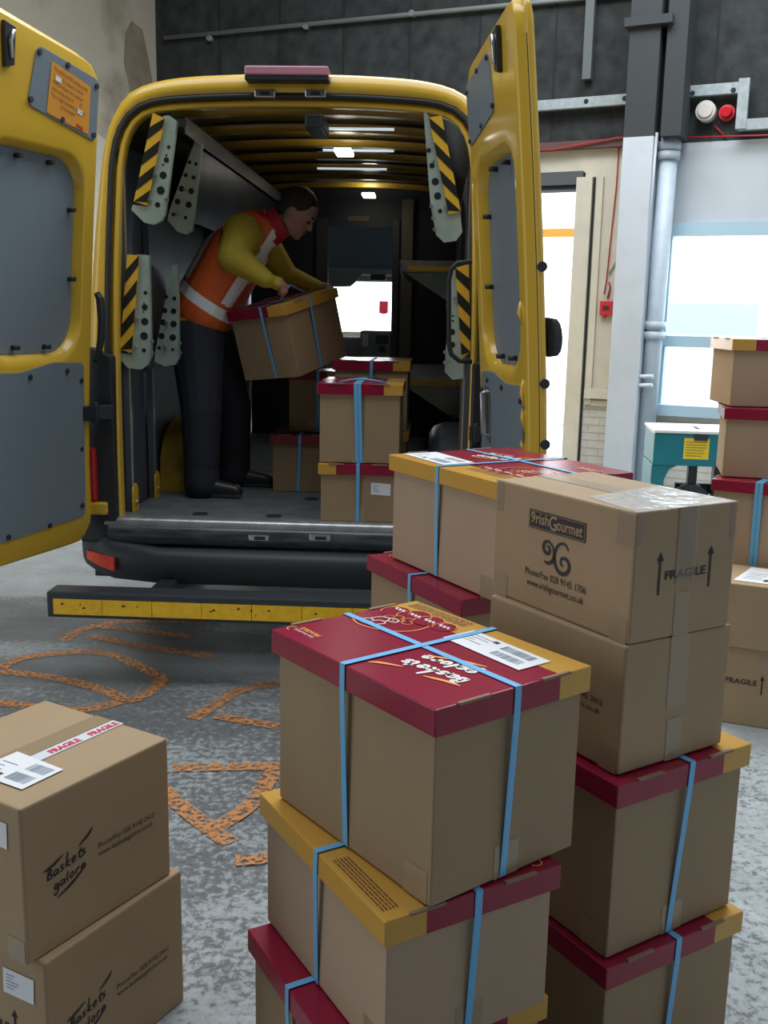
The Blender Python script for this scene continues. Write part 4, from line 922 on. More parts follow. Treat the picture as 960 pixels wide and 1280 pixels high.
a0, zt = at_v(470, 419, DV - 0.11); a1, zb = at_v(486, 430, DV - 0.11); mb = MB(); mb.box(a0, a1, DV - 0.108, DV - 0.1, zb, zt); mb.build('radio_display', RUB, c_, 0.003)
a0, zt = at_v(478, 436, DV - 0.11); mb = MB(); mb.cyl((a0, DV - 0.125, zt), (a0, DV - 0.1, zt), 0.03, 16); mb.build('rotary_knob', RUB, c_, 0.003)
a0, zt = at_v(474, 376, 4.72); a1, zb = at_v(485, 393, 4.72)
mb = MB(); mb.prism([(a0, 4.72, zt), (a1, 4.72, zt), (a1, 4.72, zb + 0.01), ((a0 + a1) / 2, 4.72, zb), (a0, 4.72, zb + 0.01)], (0, 0.004, 0)); mb.build('red_pennant', mat('pennant', (0.9, 0.05, 0.08), 0.6, emit=None), VAN)
# red/orange sack on the lower left shelf
mb = MB()
# ------------------------------------------------ rear doors
def rrect(s0, s1, z0, z1, r, n=8, rr=None):
    rr = rr or (r, r, r, r); out = []
    for (cx, cz, a0, q) in ((s1 - rr[0], z1 - rr[0], 0, rr[0]), (s0 + rr[1], z1 - rr[1], PI / 2, rr[1]), (s0 + rr[2], z0 + rr[2], PI, rr[2]), (s1 - rr[3], z0 + rr[3], 1.5 * PI, rr[3])):
        for k in range(n + 1):
            a = a0 + PI / 2 * k / n; out.append(Vector((cx + q * math.cos(a), cz + q * math.sin(a))))
    return out
def closed_resample(P, n):
    P = P + [P[0]]; return resample(P, n + 1)[:-1]
def rear_door(side, u0, v0, ang):
    ar = math.radians(ang)
    d = Vector((-side * math.cos(ar), -math.sin(ar), 0)); nn = Vector((-side * math.sin(ar), math.cos(ar), 0))   # nn: inward face normal of the closed door
    O = Vector((u0, v0, 0))
    def T(s, n, z): return O + d * s + nn * (n + lean(z)) + Vector((0, 0, z))
    root_name = 'rear_door'
    Np = 96
    # outer outline: top edge arched upwards to the free end
    out = rrect(0.0, 0.752, 0.585, 2.58, 0.06, 8, (0.05, 0.10, 0.12, 0.10)); out = closed_resample(out, Np)
    def arch(p, k=1.0):
        if p.y > 2.2: return Vector((p.x, p.y + k * 0.085 * (p.x / 0.752) * (p.y - 2.2) / 0.38))
        return p
    rec = closed_resample(rrect(0.075, 0.66, 1.405, 2.215, 0.15, 8, (0.13, 0.13, 0.16, 0.16)), Np)
    # align start indices by angle
    def align(A, B):
        best = min(range(Np), key=lambda k: sum(((A[i] - B[(i + k) % Np]).length for i in range(0, Np, 8))))
        return [B[(i + best) % Np] for i in range(Np)]
    rec = align(out, rec)
    ctr = Vector((0.39, 1.6))
    def sh(P, d_):
        return [Vector((p.x + (ctr.x - p.x) / 0.4 * d_ * (0.9 if abs(p.x - ctr.x) > .3 else 0.3), p.y - (d_ if p.y > 2.3 else (-d_ if p.y < 0.9 else 0)))) for p in P]
    mb = MB()
    def lo(P, n, a=True): return [T(*( (q.x, n, q.y))) for q in [(arch(p) if a else p) for p in P]]
    big = [Vector((p.x * 1.0 + (0.012 if p.x > .6 else (-0.012 if p.x < .1 else 0)), p.y + (0.02 if p.y > 2.3 else (-0.012 if p.y < .9 else 0)))) for p in out]
    loops = [lo(sh(big, 0.02), -0.070), lo(big, -0.060), lo(big, -0.043), lo(out, -0.040), lo(out, -0.012), lo(sh(out, 0.004), -0.003), lo(sh(out, 0.012), 0.0)]
    base = sh(out, 0.012)
    for f in (0.2, 0.4, 0.6, 0.8, 0.95): loops.append([T(q.x, 0, q.y) for q in [arch(base[i], 1 - f).lerp(rec[i], f) for i in range(Np)]])
    loops.append(lo(rec, -0.004, False)); r2 = [p.lerp(Vector((0.367, 1.81)), 0.035) for p in rec]; loops.append(lo(r2, -0.05, False)); 
    mb.loft(loops, True)
    # outer skin back face
    back = loops[0]; cc = sh(big, 0.02)
    rings = [back]
    for f in (0.3, 0.6, 0.9, 1.0): rings.append([T(q.x, -0.072, q.y) for q in [arch(p).lerp(Vector((0.39, 1.6)), f) for p in cc]])
    mb.loft(rings, True)
    D_ = mb.build(root_name, YEL, VAN)
    def patch(P, n0, th, m_, name, lab=None, rings_=5):
        c = sum(P, Vector((0, 0))) / len(P); mb = MB()
        L_ = [[T(p.x, n0 - 0.002, p.y) for p in P], [T(p.x, n0 + th, p.y) for p in P]]
        for f in (0.02, 0.25, 0.5, 0.75, 1.0): L_.append([T(q.x, n0 + th + 0.0005, q.y) for q in [p.lerp(c, f) for p in P]])
        mb.loft(L_, True, 0, False); o = mb.build(name, m_, D_); return o
    patch(r2, -0.05, 0.004, GREYP, 'middle_panel')
    # upper panel: slanted quad
    def rpoly(pts, r, n=6):
        out_ = []; N_ = len(pts)
        for i in range(N_):
            p = Vector(pts[i]); a = Vector(pts[i - 1]); b = Vector(pts[(i + 1) % N_]); ta = (a - p).normalized() * r; tb = (b - p).normalized() * r
            for k in range(n + 1):
                t = k / n; out_.append((p + ta) * (1 - t) ** 2 + p * 2 * t * (1 - t) + (p + tb) * t * t)
        return out_
    upq = [(0.015, 2.525), (0.02, 2.285), (0.44, 2.355), (0.395, 2.575)]
    patch(rpoly(upq, 0.035), 0.001, 0.004, GREYP, 'upper_panel')
    low = [(0.055, 1.375), (0.055, 0.70), (0.60, 0.68), (0.70, 0.75), (0.70, 1.355), (0.45, 1.35), (0.25, 1.385)]
    patch(rpoly(low, 0.03), 0.001, 0.004, GREYP, 'lower_panel')
    mb = MB()
    bolts = [(0.035, 2.50), (0.04, 2.31), (0.22, 2.54), (0.24, 2.335), (0.385, 2.55), (0.425, 2.375)] + [(0.075, 1.30), (0.075, 1.0), (0.08, 0.75), (0.17, 1.345), (0.4, 1.33), (0.67, 1.3), (0.67, 1.0), (0.3, 0.70), (0.55, 0.70)]
    for s, z in bolts: mb.cyl(T(s, 0.003, z), T(s, 0.012, z), 0.011, 10)
    for s, z in ((0.10, 2.02), (0.085, 1.72), (0.645, 2.0), (0.64, 1.65), (0.25, 2.20), (0.45, 2.20), (0.25, 1.42), (0.45, 1.42)):
        q = Vector((s, z)).lerp(Vector((0.367, 1.81)), 0.07); mb.cyl(T(q.x, -0.048, q.y), T(q.x, -0.012, q.y), 0.010, 10)
    mb.build('bolt', RUB, D_)
    # handle on lower panel
    mb = MB(); mb.box(0, 1, 0, 1, 0, 1); hb = MB()
    hb.tube([T(0.16, 0.004, 1.30), T(0.16, 0.03, 1.29), T(0.16, 0.03, 1.12), T(0.16, 0.004, 1.11)], 0.009, 8); 
    pl = [(0.12, 1.32), (0.21, 1.31), (0.21, 1.08), (0.12, 1.09)]
    hb.add([T(s, 0.0075, z) for s, z in pl], [(0, 1, 2, 3)]); 
    if side > 0: hb.build('pull_handle', STEEL, D_)
    # latch at the top of the free end
    mb = MB()
    c = [T(0.53, 0.002, 2.60), T(0.53, 0.002, 2.47), T(0.575, 0.002, 2.455), T(0.59, 0.002, 2.61)]
    mb.prism(c, nn * 0.018, 0); mb.tube([T(0.545, 0.024, 2.585), T(0.565, 0.028, 2.545), T(0.55, 0.024, 2.49)], 0.009, 8, 1); mb.build('door_latch', [DARK, STEEL], D_, 0.004)
    # edge rubber dots on the free edge and outside handle
    mb = MB()
    for z in (1.78, 1.37, 1.15, 0.75): mb.cyl(T(0.757, -0.058, z), T(0.770, -0.058, z), 0.018, 14)
    mb.build('rubber_buffer', RUB, D_)
    sp = [arch(p) for p in out if p.x > 0.751]
    mb = MB(); mb.tube([T(0.7545, -0.0415, 0.70 + k * 0.045) for k in range(42)], 0.0028, 6); mb.build('skin_seam', RUB, D_)
    # pressed vents
    mb = MB()
    for s, z, l in ((0.69, 1.62, 0.04), (0.70, 1.33, 0.05), (0.705, 1.24, 0.05), (0.70, 1.14, 0.03)):
        mb.tube([T(s, 0.0, z - l), T(s - 0.01, 0.004, z), T(s - 0.015, 0.0, z + l)], [0.004, 0.012, 0.004], 8)
    mb.build('pressed_rib', YEL, D_)
    if side > 0:
        mb = MB(); lp = []
        for q in range(9):
            a = PI * q / 8; zc = 1.535 + 0.070 * math.cos(a); w_ = 0.05 * math.sin(a) ** 0.5 + 0.002
            lp.append([T(0.66, -0.08, zc), T(0.66, -0.08 - w_, zc), T(0.75, -0.08 - w_, zc), T(0.75, -0.08, zc)])
        mb.loft(lp, True, cap=True); mb.build('outside_handle', RUB, D_)
        mb = MB(); mb.box(0, 0, 0, 0, 0, 0); 
    # hinge strap
    mb = MB(); a = T(0.0, 0.0, 1.155); zc = 1.155 if side < 0 else 1.10
    P0 = T(0.06, 0.012, zc); P1 = T(-0.02, 0.012, zc); P2 = Vector((side * 0.80, -0.03, zc))
    for A, B in ((P0, P1), (P1, P2)):
        t = (B - A); L_ = t.length / 2; t.normalize(); n_ = t.cross(Vector((0, 0, 1)))
        mb.obox((A + B) / 2, t * (L_ + 0.005), n_ * 0.012, Vector((0, 0, 0.032)))
    mb.cyl(P1 + Vector((0, 0, -0.045)), P1 + Vector((0, 0, 0.045)), 0.018, 12); mb.build('hinge', RUB, D_, 0.003)
    if side < 0:
        # orange notice with lines of writing
        q = [T(*p) for p in ((0.315, 0.0075, 2.535), (0.075, 0.0075, 2.490), (0.075, 0.0075, 2.305), (0.335, 0.0075, 2.345))]
        mb = MB(); mb.add(q, [(0, 1, 2, 3)]); mb.build('notice_sticker', mat('notice_orange', (0.70, 0.30, 0.03), 0.5), D_, fix=False)
        TL, TR, BR, BL = q
        ex = (TR - TL).normalized(); ey = (TL - BL).normalized(); no = ex.cross(ey).normalized(); 
        lines = ['This vehicle has SIDE shelving carrying', 'a           KG. because of a driver', 'a fuel this will give you a maximum', 'useful carrying capacity of           KG', 'This is a legal requirement and should', 'not be exceeded']
        sg = 1 if no.dot(nn) > 0 else -1
        for k, s_t in enumerate(lines):
            p = TL.lerp(BL, 0.14 + k * 0.125) + (TR - TL) * (0.06 if k < 5 else 0.3) + nn * 0.001
            wd = 0.21 if k in (0, 4) else (0.19 if k < 5 else 0.09)
            text('notice_text', D_, s_t, p, 0.021, ex, ey, BROWNINK, width=wd)
        for (f, g, w_) in ((0.12, 0.24, 0.035), (0.72, 0.60, 0.035)):
            p = TL + (TR - TL) * f - ey * 0.19 * (g - 0.02) + nn * 0.0022; mb = MB(); mb.add([p, p + ex * w_, p + ex * w_ - ey * 0.018, p - ey * 0.018], [(0, 1, 2, 3)]); mb.build('notice_box', WHITE, D_, fix=False)
        p = TL.lerp(BL, 0.94) + (TR - TL) * 0.72; text('notice_text', D_, 'DHL', p + nn * 0.001, 0.018, ex, ey, REDP, width=0.05, shear=0.3, bold=0.001)
    return D_
DR = rear_door(1, 0.85, -0.05, 101)
DL = rear_door(-1, -0.89, -0.08, 108)
tag(VAN, 'yellow delivery van with both rear doors open, loaded from behind', 'van')

# ================================================================== BOXES IN THE VAN
def vbox(label, u, v, w, dpt, z, h, tw=0.0, flip=False, straps=(('y', 0, 0),), dbl=()):
    """front face centre at (u, v); the short (striped-end) face looks out of the van"""
    P = v2w(u, v); c = v2w(u + 0, v + dpt / 2, z)
    r = hamper(label, 0, 0, 0, dpt, w, 0, h, flip=flip, straps=straps, world_center=c, dbl=dbl)
    r[0].rotation_euler = (0, 0, -YAW - PI / 2 + tw)
    return r
FZ = 0.668
V1 = vbox('box with a white sticker and one blue strap, lowest in the van doorway stack', 0.305, 0.05, 0.35, 0.46, FZ, 0.271, 0.0, True, (('y', -0.005, 0), ('x', 0, 0)))
ship_label(V1[0], [(0.055, 0.185), (0.145, 0.180), (0.145, 0.125), (0.055, 0.13)], (0, 1, 0), (0, 0, 1), (V1[1], 0, 0), 'white_label', True)
V2 = vbox('box with a doubled blue strap stacked second in the van doorway', 0.303, 0.06, 0.362, 0.46, FZ + 0.2715, 0.362, 0.0, False, (('y', -0.02, 0.012), ('x', 0, 0)), dbl=('y',))
V3b = vbox('lower hidden box behind the doorway stack in the van', 0.315, 0.66, 0.37, 0.44, FZ, 0.355, 0, False, (('y', 0, 0),))
V3 = vbox('crimson and gold lidded box behind the doorway stack, its lid just showing', 0.315, 0.66, 0.37, 0.44, FZ + 0.3555, 0.355, 0, False, (('y', 0, 0), ('x', 0, 0)))
V4 = vbox('crimson-lidded box on the van floor at the feet of the courier', -0.062, 0.80, 0.31, 0.44, FZ, 0.308, 0.03, False, (('y', -0.01, -0.01),))
V5 = vbox('shadowed box resting on the lidded box beside the courier', -0.02, 0.92, 0.25, 0.30, FZ + 0.3085, 0.33, 0.03, False, (('y', 0.03, 0),))
c_box, hx, hy = hamper('tilted crimson and gold box with blue straps being lifted by the courier', 0, 0, 0, 0.347, 0.439, 0, 0.358, straps=(('x', 0.03, 0.0), ('y', -0.03, 0.0)), world_center=Vector((-0.464, 5.227, 1.325)), rot=(0.21, -0.109, -0.548))
mb = MB(); mb.tube([(0.06, -0.10, 0.36), (0.07, -0.05, 0.40), (0.05, 0.02, 0.42), (0.03, 0.10, 0.39), (0.03, 0.16, 0.36)], 0.005, 6); mb.build('strap_loop', STRAP, c_box)
mb = MB(); mb.tube([(0.19, -0.10, 0.360), (0.20, -0.05, 0.374), (0.20, 0.0, 0.380), (0.20, 0.06, 0.374), (0.19, 0.12, 0.360)], 0.004, 6); mb.build('strap_loop', STRAP, V2[0])
# its lid stripes differ: short face crimson with a gold end, long face gold
for ch in list(c_box.children):
    if ch.name.startswith('lid'):
        me = ch.data; X, Y = hx + LO, hy + LO; h = 0.358 - 0.0032
        mb = MB()
        def side(p, q, mi): mb.add([(p[0], p[1], h - LIDH), (q[0], q[1], h - LIDH), (q[0], q[1], h), (p[0], p[1], h)], [(0, 1, 2, 3)], mi)
        xb = 0.38 * X
        mb.add([(-X, -Y, h), (xb, -Y, h), (xb, Y, h), (-X, Y, h)], [(0, 1, 2, 3)], 0); mb.add([(xb, -Y, h), (X, -Y, h), (X, Y, h), (xb, Y, h)], [(0, 1, 2, 3)], 1)
        for yy in (-Y, Y): side((-X, yy), (xb, yy), 0); side((xb, yy), (X, yy), 1)
        side((X, -Y), (X, Y), 1); side((-X, -Y), (-X, Y), 0)
        o2 = mb.build('lid', [CRIM, GOLD], c_box, fix=False); bpy.data.objects.remove(ch)

# ================================================================== THE COURIER
PERSON = empty('person', v2w(-0.5, 0.75, 0.668), -YAW)
PO = Vector((-0.5, 0.75, 0.668))
def L_(p): return Vector(p) - PO
SKIN = mat('skin', (0.36, 0.19, 0.14), 0.55); HAIR = mat('dark_hair', (0.018, 0.013, 0.012), 0.7)
TROU = mat('navy_trousers', (0.018, 0.02, 0.032), 0.8, noise=0.2, nscale=14, bump=0.4, bscale=18); JACK = mat('mustard_jacket', (0.46, 0.34, 0.03), 0.75, bump=0.35, bscale=22)
VEST = mat('orange_vest', (0.75, 0.13, 0.02), 0.6, bump=0.2, bscale=16); REFS = mat('reflective_silver', (0.95, 1.0, 1.0), 0.35); VRED = mat('red_collar', (0.50, 0.015, 0.03), 0.6)
SHOE = mat('black_shoe', (0.02, 0.02, 0.022), 0.4); SOLE = mat('shoe_sole', (0.14, 0.14, 0.14), 0.6)
def capsule(bm, a, b, ra, rb, n=14):
    a, b = Vector(a), Vector(b); d = b - a
    if d.length < 1e-5: d = Vector((0, 0, 1e-4))
    t = d.normalized(); u = t.orthogonal().normalized(); w = t.cross(u); loops = []
    for k in range(1, 6): ang = PI / 2 * k / 5; loops.append((a - t * ra * math.cos(ang), ra * math.sin(ang)))
    for k in range(0, 5): ang = PI / 2 * k / 5; loops.append((b + t * rb * math.sin(ang), rb * math.cos(ang)))
    R_ = [[bm.verts.new(c + (u * math.cos(2 * PI * q / n) + w * math.sin(2 * PI * q / n)) * r) for q in range(n)] for c, r in loops]
    for i in range(len(R_) - 1):
        for q in range(n): bm.faces.new((R_[i][q], R_[i][(q + 1) % n], R_[i + 1][(q + 1) % n], R_[i + 1][q]))
    p0 = bm.verts.new(a - t * ra); p1 = bm.verts.new(b + t * rb)
    for q in range(n): bm.faces.new((p0, R_[0][(q + 1) % n], R_[0][q])); bm.faces.new((p1, R_[-1][q], R_[-1][(q + 1) % n]))
def ellips(bm, c, ax, ay, az):
    M_ = Matrix((ax, ay, az)).transposed().to_4x4(); M_.translation = Vector(c)
    bmesh.ops.create_uvsphere(bm, u_segments=20, v_segments=14, radius=1.0, matrix=M_)
def blob(name, caps, parent, voxel, mats, region=None, ells=(), smooth=4, cut=None, planes=()):
    bm = bmesh.new()
    for c in caps: capsule(bm, L_(c[0]), L_(c[1]), c[2], c[3])
    for e in ells: ellips(bm, L_(e[0]), Vector(e[1]), Vector(e[2]), Vector(e[3]))
    bmesh.ops.recalc_face_normals(bm, faces=bm.faces)
    me = bpy.data.meshes.new(name); bm.to_mesh(me); bm.free()
    o = bpy.data.objects.new(name, me); COL.objects.link(o)
    rm = o.modifiers.new('r', 'REMESH'); rm.mode = 'VOXEL'; rm.voxel_size = voxel
    sm = o.modifiers.new('s', 'SMOOTH'); sm.iterations = smooth; sm.factor = 0.5
    bpy.context.view_layer.update()
    me2 = bpy.data.meshes.new_from_object(o.evaluated_get(bpy.context.evaluated_depsgraph_get()))
    o.modifiers.clear(); o.data = me2; me2.name = name
    if cut:
        bm = bmesh.new(); bm.from_mesh(me2); bmesh.ops.delete(bm, geom=[f for f in bm.faces if cut(f.calc_center_median() + PO)], context='FACES'); bm.to_mesh(me2); bm.free()
    if planes:
        bm = bmesh.new(); bm.from_mesh(me2)
        for co, no in planes: bmesh.ops.bisect_plane(bm, geom=bm.verts[:] + bm.edges[:] + bm.faces[:], plane_co=L_(co), plane_no=no)
        bm.to_mesh(me2); bm.free()
    me2.materials.clear()
    for m_ in mats: me2.materials.append(m_)
    for p in me2.polygons:
        p.use_smooth = True
        if region: p.material_index = region(Vector(p.center) + PO)
    o.parent = parent
    return o
def dseg(p, a, b):
    a, b = Vector(a), Vector(b); t = max(0, min(1, (p - a).dot(b - a) / max(1e-9, (b - a).length_squared))); return (p - a - (b - a) * t).length

PEL = (-0.575, 0.77, 1.50); WAI = (-0.545, 0.77, 1.66); CHE = (-0.42, 0.77, 1.86); UPC = (-0.31, 0.77, 1.99); NEK = (-0.195, 0.77, 2.035)
HD = Vector((-0.078, 0.765, 2.10))
SHN, SHF = (-0.33, 0.60, 1.985), (-0.29, 0.94, 1.985)
ax, az = at_v(292, 322, 0.52); EL = (ax, 0.52, az)
ax, az = at_v(332, 349, 0.50); WRn = (ax, 0.50, az)
ax, az = at_v(352, 356, 0.53); HN = (ax, 0.53, az)
ELf = (-0.17, 1.04, 1.80); WRf = (0.0, 0.93, 1.74)
legs = [((-0.58, 0.68, 1.47), (-0.545, 0.60, 1.12), 0.14, 0.105), ((-0.545, 0.60, 1.12), (-0.545, 0.59, 0.80), 0.105, 0.088), ((-0.545, 0.59, 0.80), (-0.545, 0.585, 0.735), 0.09, 0.092),
        ((-0.55, 0.86, 1.47), (-0.44, 0.90, 1.12), 0.13, 0.098), ((-0.44, 0.90, 1.12), (-0.44, 0.93, 0.80), 0.098, 0.084), ((-0.44, 0.93, 0.80), (-0.445, 0.93, 0.735), 0.085, 0.088),
        ((-0.58, 0.68, 1.50), (-0.56, 0.87, 1.50), 0.125, 0.125)]
torso = [(PEL, WAI, 0.145, 0.145), (WAI, CHE, 0.145, 0.15), ((-0.53, 0.70, 1.68), (-0.38, 0.68, 1.90), 0.12, 0.125), ((-0.53, 0.84, 1.68), (-0.38, 0.86, 1.90), 0.12, 0.125), (CHE, UPC, 0.145, 0.11), (UPC, NEK, 0.10, 0.065)]
arms = [((-0.33, 0.64, 1.975), SHN, 0.10, 0.088), (SHN, EL, 0.095, 0.080), (EL, WRn, 0.078, 0.044), ((-0.30, 0.90, 1.975), SHF, 0.09, 0.082), (SHF, ELf, 0.08, 0.06), (ELf, WRf, 0.06, 0.04)]
hx_ = Vector((0.74, -0.16, -0.66)).normalized(); hr = Vector((0.21, 0.977, 0)).normalized(); hu = hx_.cross(hr); hu = hu if hu.z > 0 else -hu; hr = hu.cross(hx_).normalized()   # face direction, crown direction, across
def hp(f, u_, r_): return HD + hx_ * f + hu * u_ + hr * r_
head_caps = [(NEK, hp(-0.03, -0.07, 0), 0.062, 0.058), (hp(0.055, -0.075, 0.0), hp(0.068, -0.085, 0.0), 0.032, 0.026), (hp(-0.0, -0.055, 0.045), hp(0.05, -0.08, 0.025), 0.028, 0.024), (hp(-0.0, -0.055, -0.045), hp(0.05, -0.08, -0.025), 0.028, 0.024),
             (hp(0.086, 0.016, 0), hp(0.104, -0.016, 0), 0.009, 0.013), (hp(0.078, 0.028, 0.03), hp(0.078, 0.028, -0.03), 0.016, 0.016), (hp(0.086, -0.052, 0.018), hp(0.086, -0.052, -0.018), 0.009, 0.009), (hp(0.084, -0.066, 0.014), hp(0.084, -0.066, -0.014), 0.009, 0.009)]
head_ell = [(hp(-0.005, 0.02, 0), hx_ * 0.098, hu * 0.098, hr * 0.078), (hp(0.03, -0.04, 0), hx_ * 0.062, hu * 0.065, hr * 0.056), (hp(-0.005, -0.005, -0.078), hx_ * 0.018, hu * 0.032, hr * 0.010), (hp(-0.005, -0.005, 0.078), hx_ * 0.018, hu * 0.032, hr * 0.010)]
def hand(W_, H_, near):
    W_, H_ = Vector(W_), Vector(H_); d = (H_ - W_).normalized(); side = Vector((0, -1, 0)) if near else Vector((0, 1, 0))
    dn = Vector((0.1, 0, -1)); dn = (dn - d * dn.dot(d)).normalized(); sd = d.cross(dn).normalized(); P = W_ + d * 0.045
    out = [(W_, P + d * 0.02, 0.030, 0.034)]
    for k, (o, l) in enumerate(((-0.030, 0.030), (-0.010, 0.036), (0.010, 0.033), (0.029, 0.026))):
        b0 = P + d * 0.02 + sd * o; k1 = b0 + d * 0.035; k2 = k1 + dn * l + d * 0.008; k3 = k2 + dn * 0.012 - d * 0.022
        out += [(P + sd * o * 0.7, k1, 0.014, 0.0105), (k1, k2, 0.0105, 0.0095), (k2, k3, 0.0095, 0.0085)]
    tb = P - sd * 0.03 if sd.dot(Vector((0, 0, 1))) < 0 else P + sd * 0.03
    tdir = (tb - P).normalized()
    out += [(P - d * 0.02, P + tdir * 0.035 + d * 0.02 + dn * 0.015, 0.015, 0.012), (P + tdir * 0.035 + d * 0.02 + dn * 0.015, P + tdir * 0.025 + d * 0.045 + dn * 0.03, 0.0115, 0.0095)]
    return out
hands = hand(WRn, HN, True) + hand(WRf, (0.07, 0.90, 1.73), False)
feet = [((-0.56, 0.585, 0.72), (-0.55, 0.585, 0.76), 0.05, 0.055), ((-0.45, 0.93, 0.72), (-0.445, 0.93, 0.76), 0.05, 0.055)]
legset = legs; armset = arms
def region(p):
    if p.z < 1.72:
        dl = min(dseg(p, a, b) - r for a, b, r, _ in legset); dt_ = min(dseg(p, a, b) - r for a, b, r, _ in torso[:1])
        if p.z < 1.56 - 0.0 * p.x and min(dseg(p, WRn, HN), 9) > 0.1: return 0
    if (p - HD).length < 0.155 and (p - HD).dot((HD - Vector(NEK)).normalized()) > -0.085: return 2
    d_h = min(dseg(p, a, b) - r for a, b, r, _ in hands); d_a = min(dseg(p, a, b) - max(r, q) for a, b, r, q in armset)
    if d_h < d_a - 0.0: 
        for Wr, El in ((WRn, EL), (WRf, ELf)):
            ax_ = (Vector(Wr) - Vector(El)).normalized()
            if (p - Vector(Wr)).length < 0.17 and (p - Vector(Wr)).dot(ax_) > 0.005: return 2
    return 1
body = blob('body', legs + torso + arms + head_caps + hands + feet, PERSON, 0.0072, [TROU, JACK, SKIN], region, head_ell, 3)
# vest over the torso, open at the shoulders, with reflective bands
vt = [((-0.60, 0.77, 1.52), WAI, 0.168, 0.162), (WAI, CHE, 0.163, 0.166), ((-0.545, 0.69, 1.60), (-0.38, 0.67, 1.90), 0.138, 0.136), ((-0.545, 0.85, 1.60), (-0.38, 0.87, 1.90), 0.138, 0.136), (CHE, UPC, 0.160, 0.122), (UPC, (-0.24, 0.77, 2.02), 0.122, 0.10), ((-0.33, 0.66, 1.99), (-0.30, 0.88, 1.99), 0.088, 0.088)]
SP = Vector((0.55, 0, 0.84)).normalized()   # spine direction
BD = Vector((0.84, 0, -0.55)).normalized()     # across the back-to-chest direction
STR_N = Vector((0.72, 0, 0.69)).normalized()   # shoulder strip runs over the shoulder
def vest_region(p):
    q = p - Vector(PEL); s = q.dot(SP)
    if 0.125 < s < 0.180: return 1
    f = (p - Vector((-0.33, 0.60, 1.985)))
    if s > 0.20 and -0.118 > f.dot(BD) > -0.158: return 1
    if s > 0.20 and 0.10 < f.dot(BD) < 0.145: return 1
    if s > 0.66: return 2
    return 0
VPL = [(Vector(PEL) + SP * d_, SP) for d_ in (0.125, 0.180)] + [(Vector((-0.33, 0.60, 1.985)) + BD * d_, BD) for d_ in (-0.118, -0.158, 0.10, 0.145)]
def vest_cut(p):
    s = (p - Vector(PEL)).dot(SP)
    if s < -0.015: return True
    if dseg(p, (-0.33, 0.5, 1.95), (-0.33, 0.62, 1.96)) < 0.105: return True
    if dseg(p, (-0.29, 1.04, 1.95), (-0.30, 0.94, 1.96)) < 0.105: return True
    if (p - Vector((-0.16, 0.77, 2.06))).length < 0.10: return True
    return False
vest = blob('vest', vt, PERSON, 0.0105, [VEST, REFS, VRED], vest_region, (), 4, vest_cut, VPL)
sd_ = vest.modifiers.new('t', 'SOLIDIFY'); sd_.thickness = 0.004
# collar
mb = MB(); lp = []
nd_ = (HD - Vector(NEK)).normalized(); cu_ = nd_.orthogonal().normalized(); cw_ = nd_.cross(cu_)
for k, (h_, r_) in enumerate(((-0.035, 0.092), (0.0, 0.083), (0.03, 0.078), (0.052, 0.078), (0.052, 0.072), (0.02, 0.070))):
    lp.append([L_(Vector(NEK)) + nd_ * h_ + (cu_ * math.cos(2 * PI * q / 24) + cw_ * math.sin(2 * PI * q / 24)) * r_ for q in range(24)] )
lp = [l + [l[0]] for l in lp]
mb.loft(lp); mb.build('collar', VRED, PERSON)
# hair
hair = blob('hair', [], PERSON, 0.007, [HAIR], None, [(hp(-0.018, 0.038, 0), hx_ * 0.098, hu * 0.092, hr * 0.084), (hp(-0.055, -0.01, 0), hx_ * 0.055, hu * 0.075, hr * 0.074)], 2,
            lambda p: (p - HD).dot(hx_) > 0.052 and (p - HD).dot(hu) < 0.085)
mb = MB()
for s in (-1, 1): mb.tube([L_(hp(0.088, 0.036, s * 0.045)), L_(hp(0.094, 0.040, s * 0.03)), L_(hp(0.096, 0.034, s * 0.012))], [0.003, 0.005, 0.003], 6)
mb.build('eyebrow', HAIR, PERSON)
mb = MB()
for s in (-1, 1):
    bm_c = L_(hp(0.083, 0.008, s * 0.031)); mb.cyl(bm_c, bm_c + hx_ * 0.010, 0.009, 12)
mb.build('eye', mat('eye_dark', (0.03, 0.02, 0.02), 0.3), PERSON)
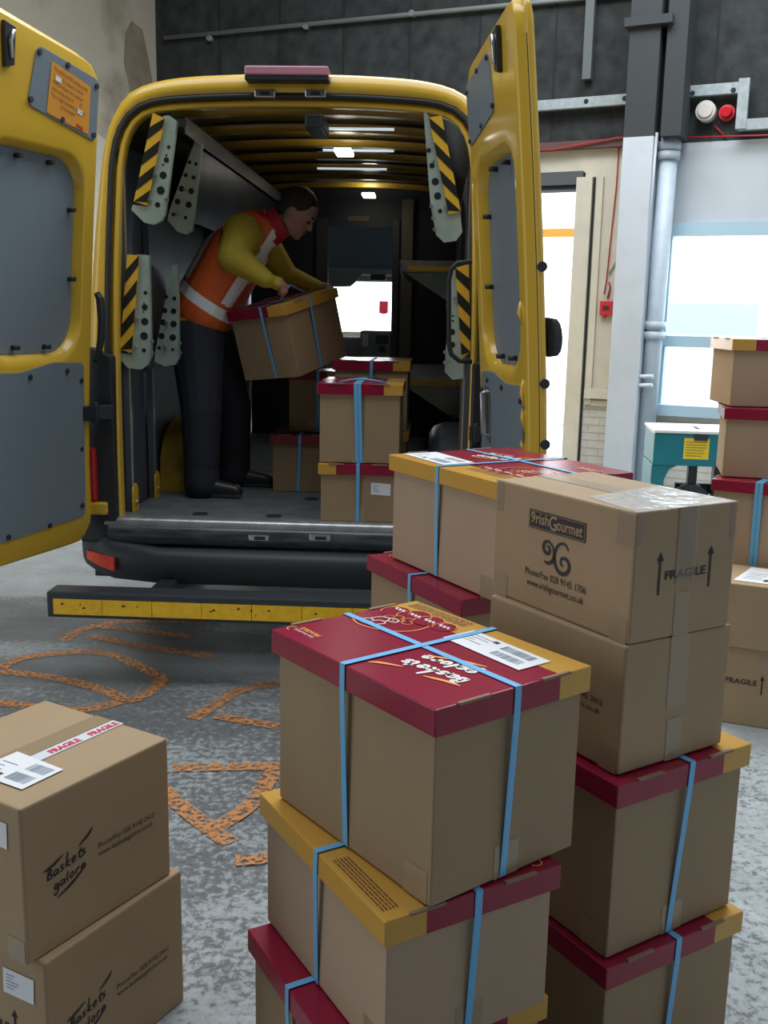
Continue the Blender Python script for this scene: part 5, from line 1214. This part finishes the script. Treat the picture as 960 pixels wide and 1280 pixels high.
# shoes
for c, yaw_ in (((-0.555, 0.585), -0.10), ((-0.45, 0.93), -0.02)):
    dx = Vector((math.cos(yaw_), math.sin(yaw_), 0)); z0 = 0.668
    C_ = lambda f, s, z: Vector((c[0], c[1], z0)) + dx * f + Vector((-dx.y, dx.x, 0)) * s + Vector((0, 0, z))
    blob('shoe', [(C_(-0.03, 0, 0.05), C_(0.07, 0, 0.055), 0.046, 0.046), (C_(0.07, 0, 0.05), C_(0.185, 0.0, 0.038), 0.046, 0.036), (C_(-0.01, 0, 0.06), C_(0.0, 0, 0.11), 0.05, 0.052), (C_(-0.04, 0, 0.03), C_(0.19, 0, 0.03), 0.04, 0.038)], PERSON, 0.008, [SHOE, SOLE], lambda p: 1 if p.z < z0 + 0.022 else 0, (), 2,
         lambda p: p.z < z0 + 0.001)
tag(PERSON, 'person in mustard jacket and orange reflective vest lifting a box inside the van', 'person')

# ------------------------------------------------------------------ every repeated little piece an object of its own
def split_loose(o):
    me = o.data; n = len(me.vertices); par = list(range(n))
    def find(a):
        while par[a] != a: par[a] = par[par[a]]; a = par[a]
        return a
    for e in me.edges:
        a, b = find(e.vertices[0]), find(e.vertices[1])
        if a != b: par[a] = b
    isl = {}
    for p in me.polygons: isl.setdefault(find(p.vertices[0]), []).append(p)
    if len(isl) < 2: return
    base = o.name.split('.')[0]
    for k, ps in enumerate(isl.values()):
        idx = {}; vs = []; fs = []
        for p in ps:
            f = []
            for v in p.vertices:
                if v not in idx: idx[v] = len(vs); vs.append(me.vertices[v].co[:])
                f.append(idx[v])
            fs.append(f)
        m2 = bpy.data.meshes.new(base); m2.from_pydata(vs, [], fs)
        for q in me.materials: m2.materials.append(q)
        for p, q in zip(m2.polygons, ps): p.material_index = q.material_index; p.use_smooth = q.use_smooth
        m2.update()
        if k == 0: first = m2; continue
        c = o.copy(); c.data = m2; c.name = base; COL.objects.link(c); c.parent = o.parent
    o.data = first
for o in list(bpy.data.objects):
    if o.type == 'MESH' and o.name.split('.')[0] in ('packing_tape', 'tab_slot', 'bolt', 'castor', 'rubber_buffer', 'eyebrow', 'eye', 'pressed_rib', 'printed_arrow', 'printed_script', 'printed_brush_stroke', 'reflective_strip', 'strap_slot'):
        split_loose(o)
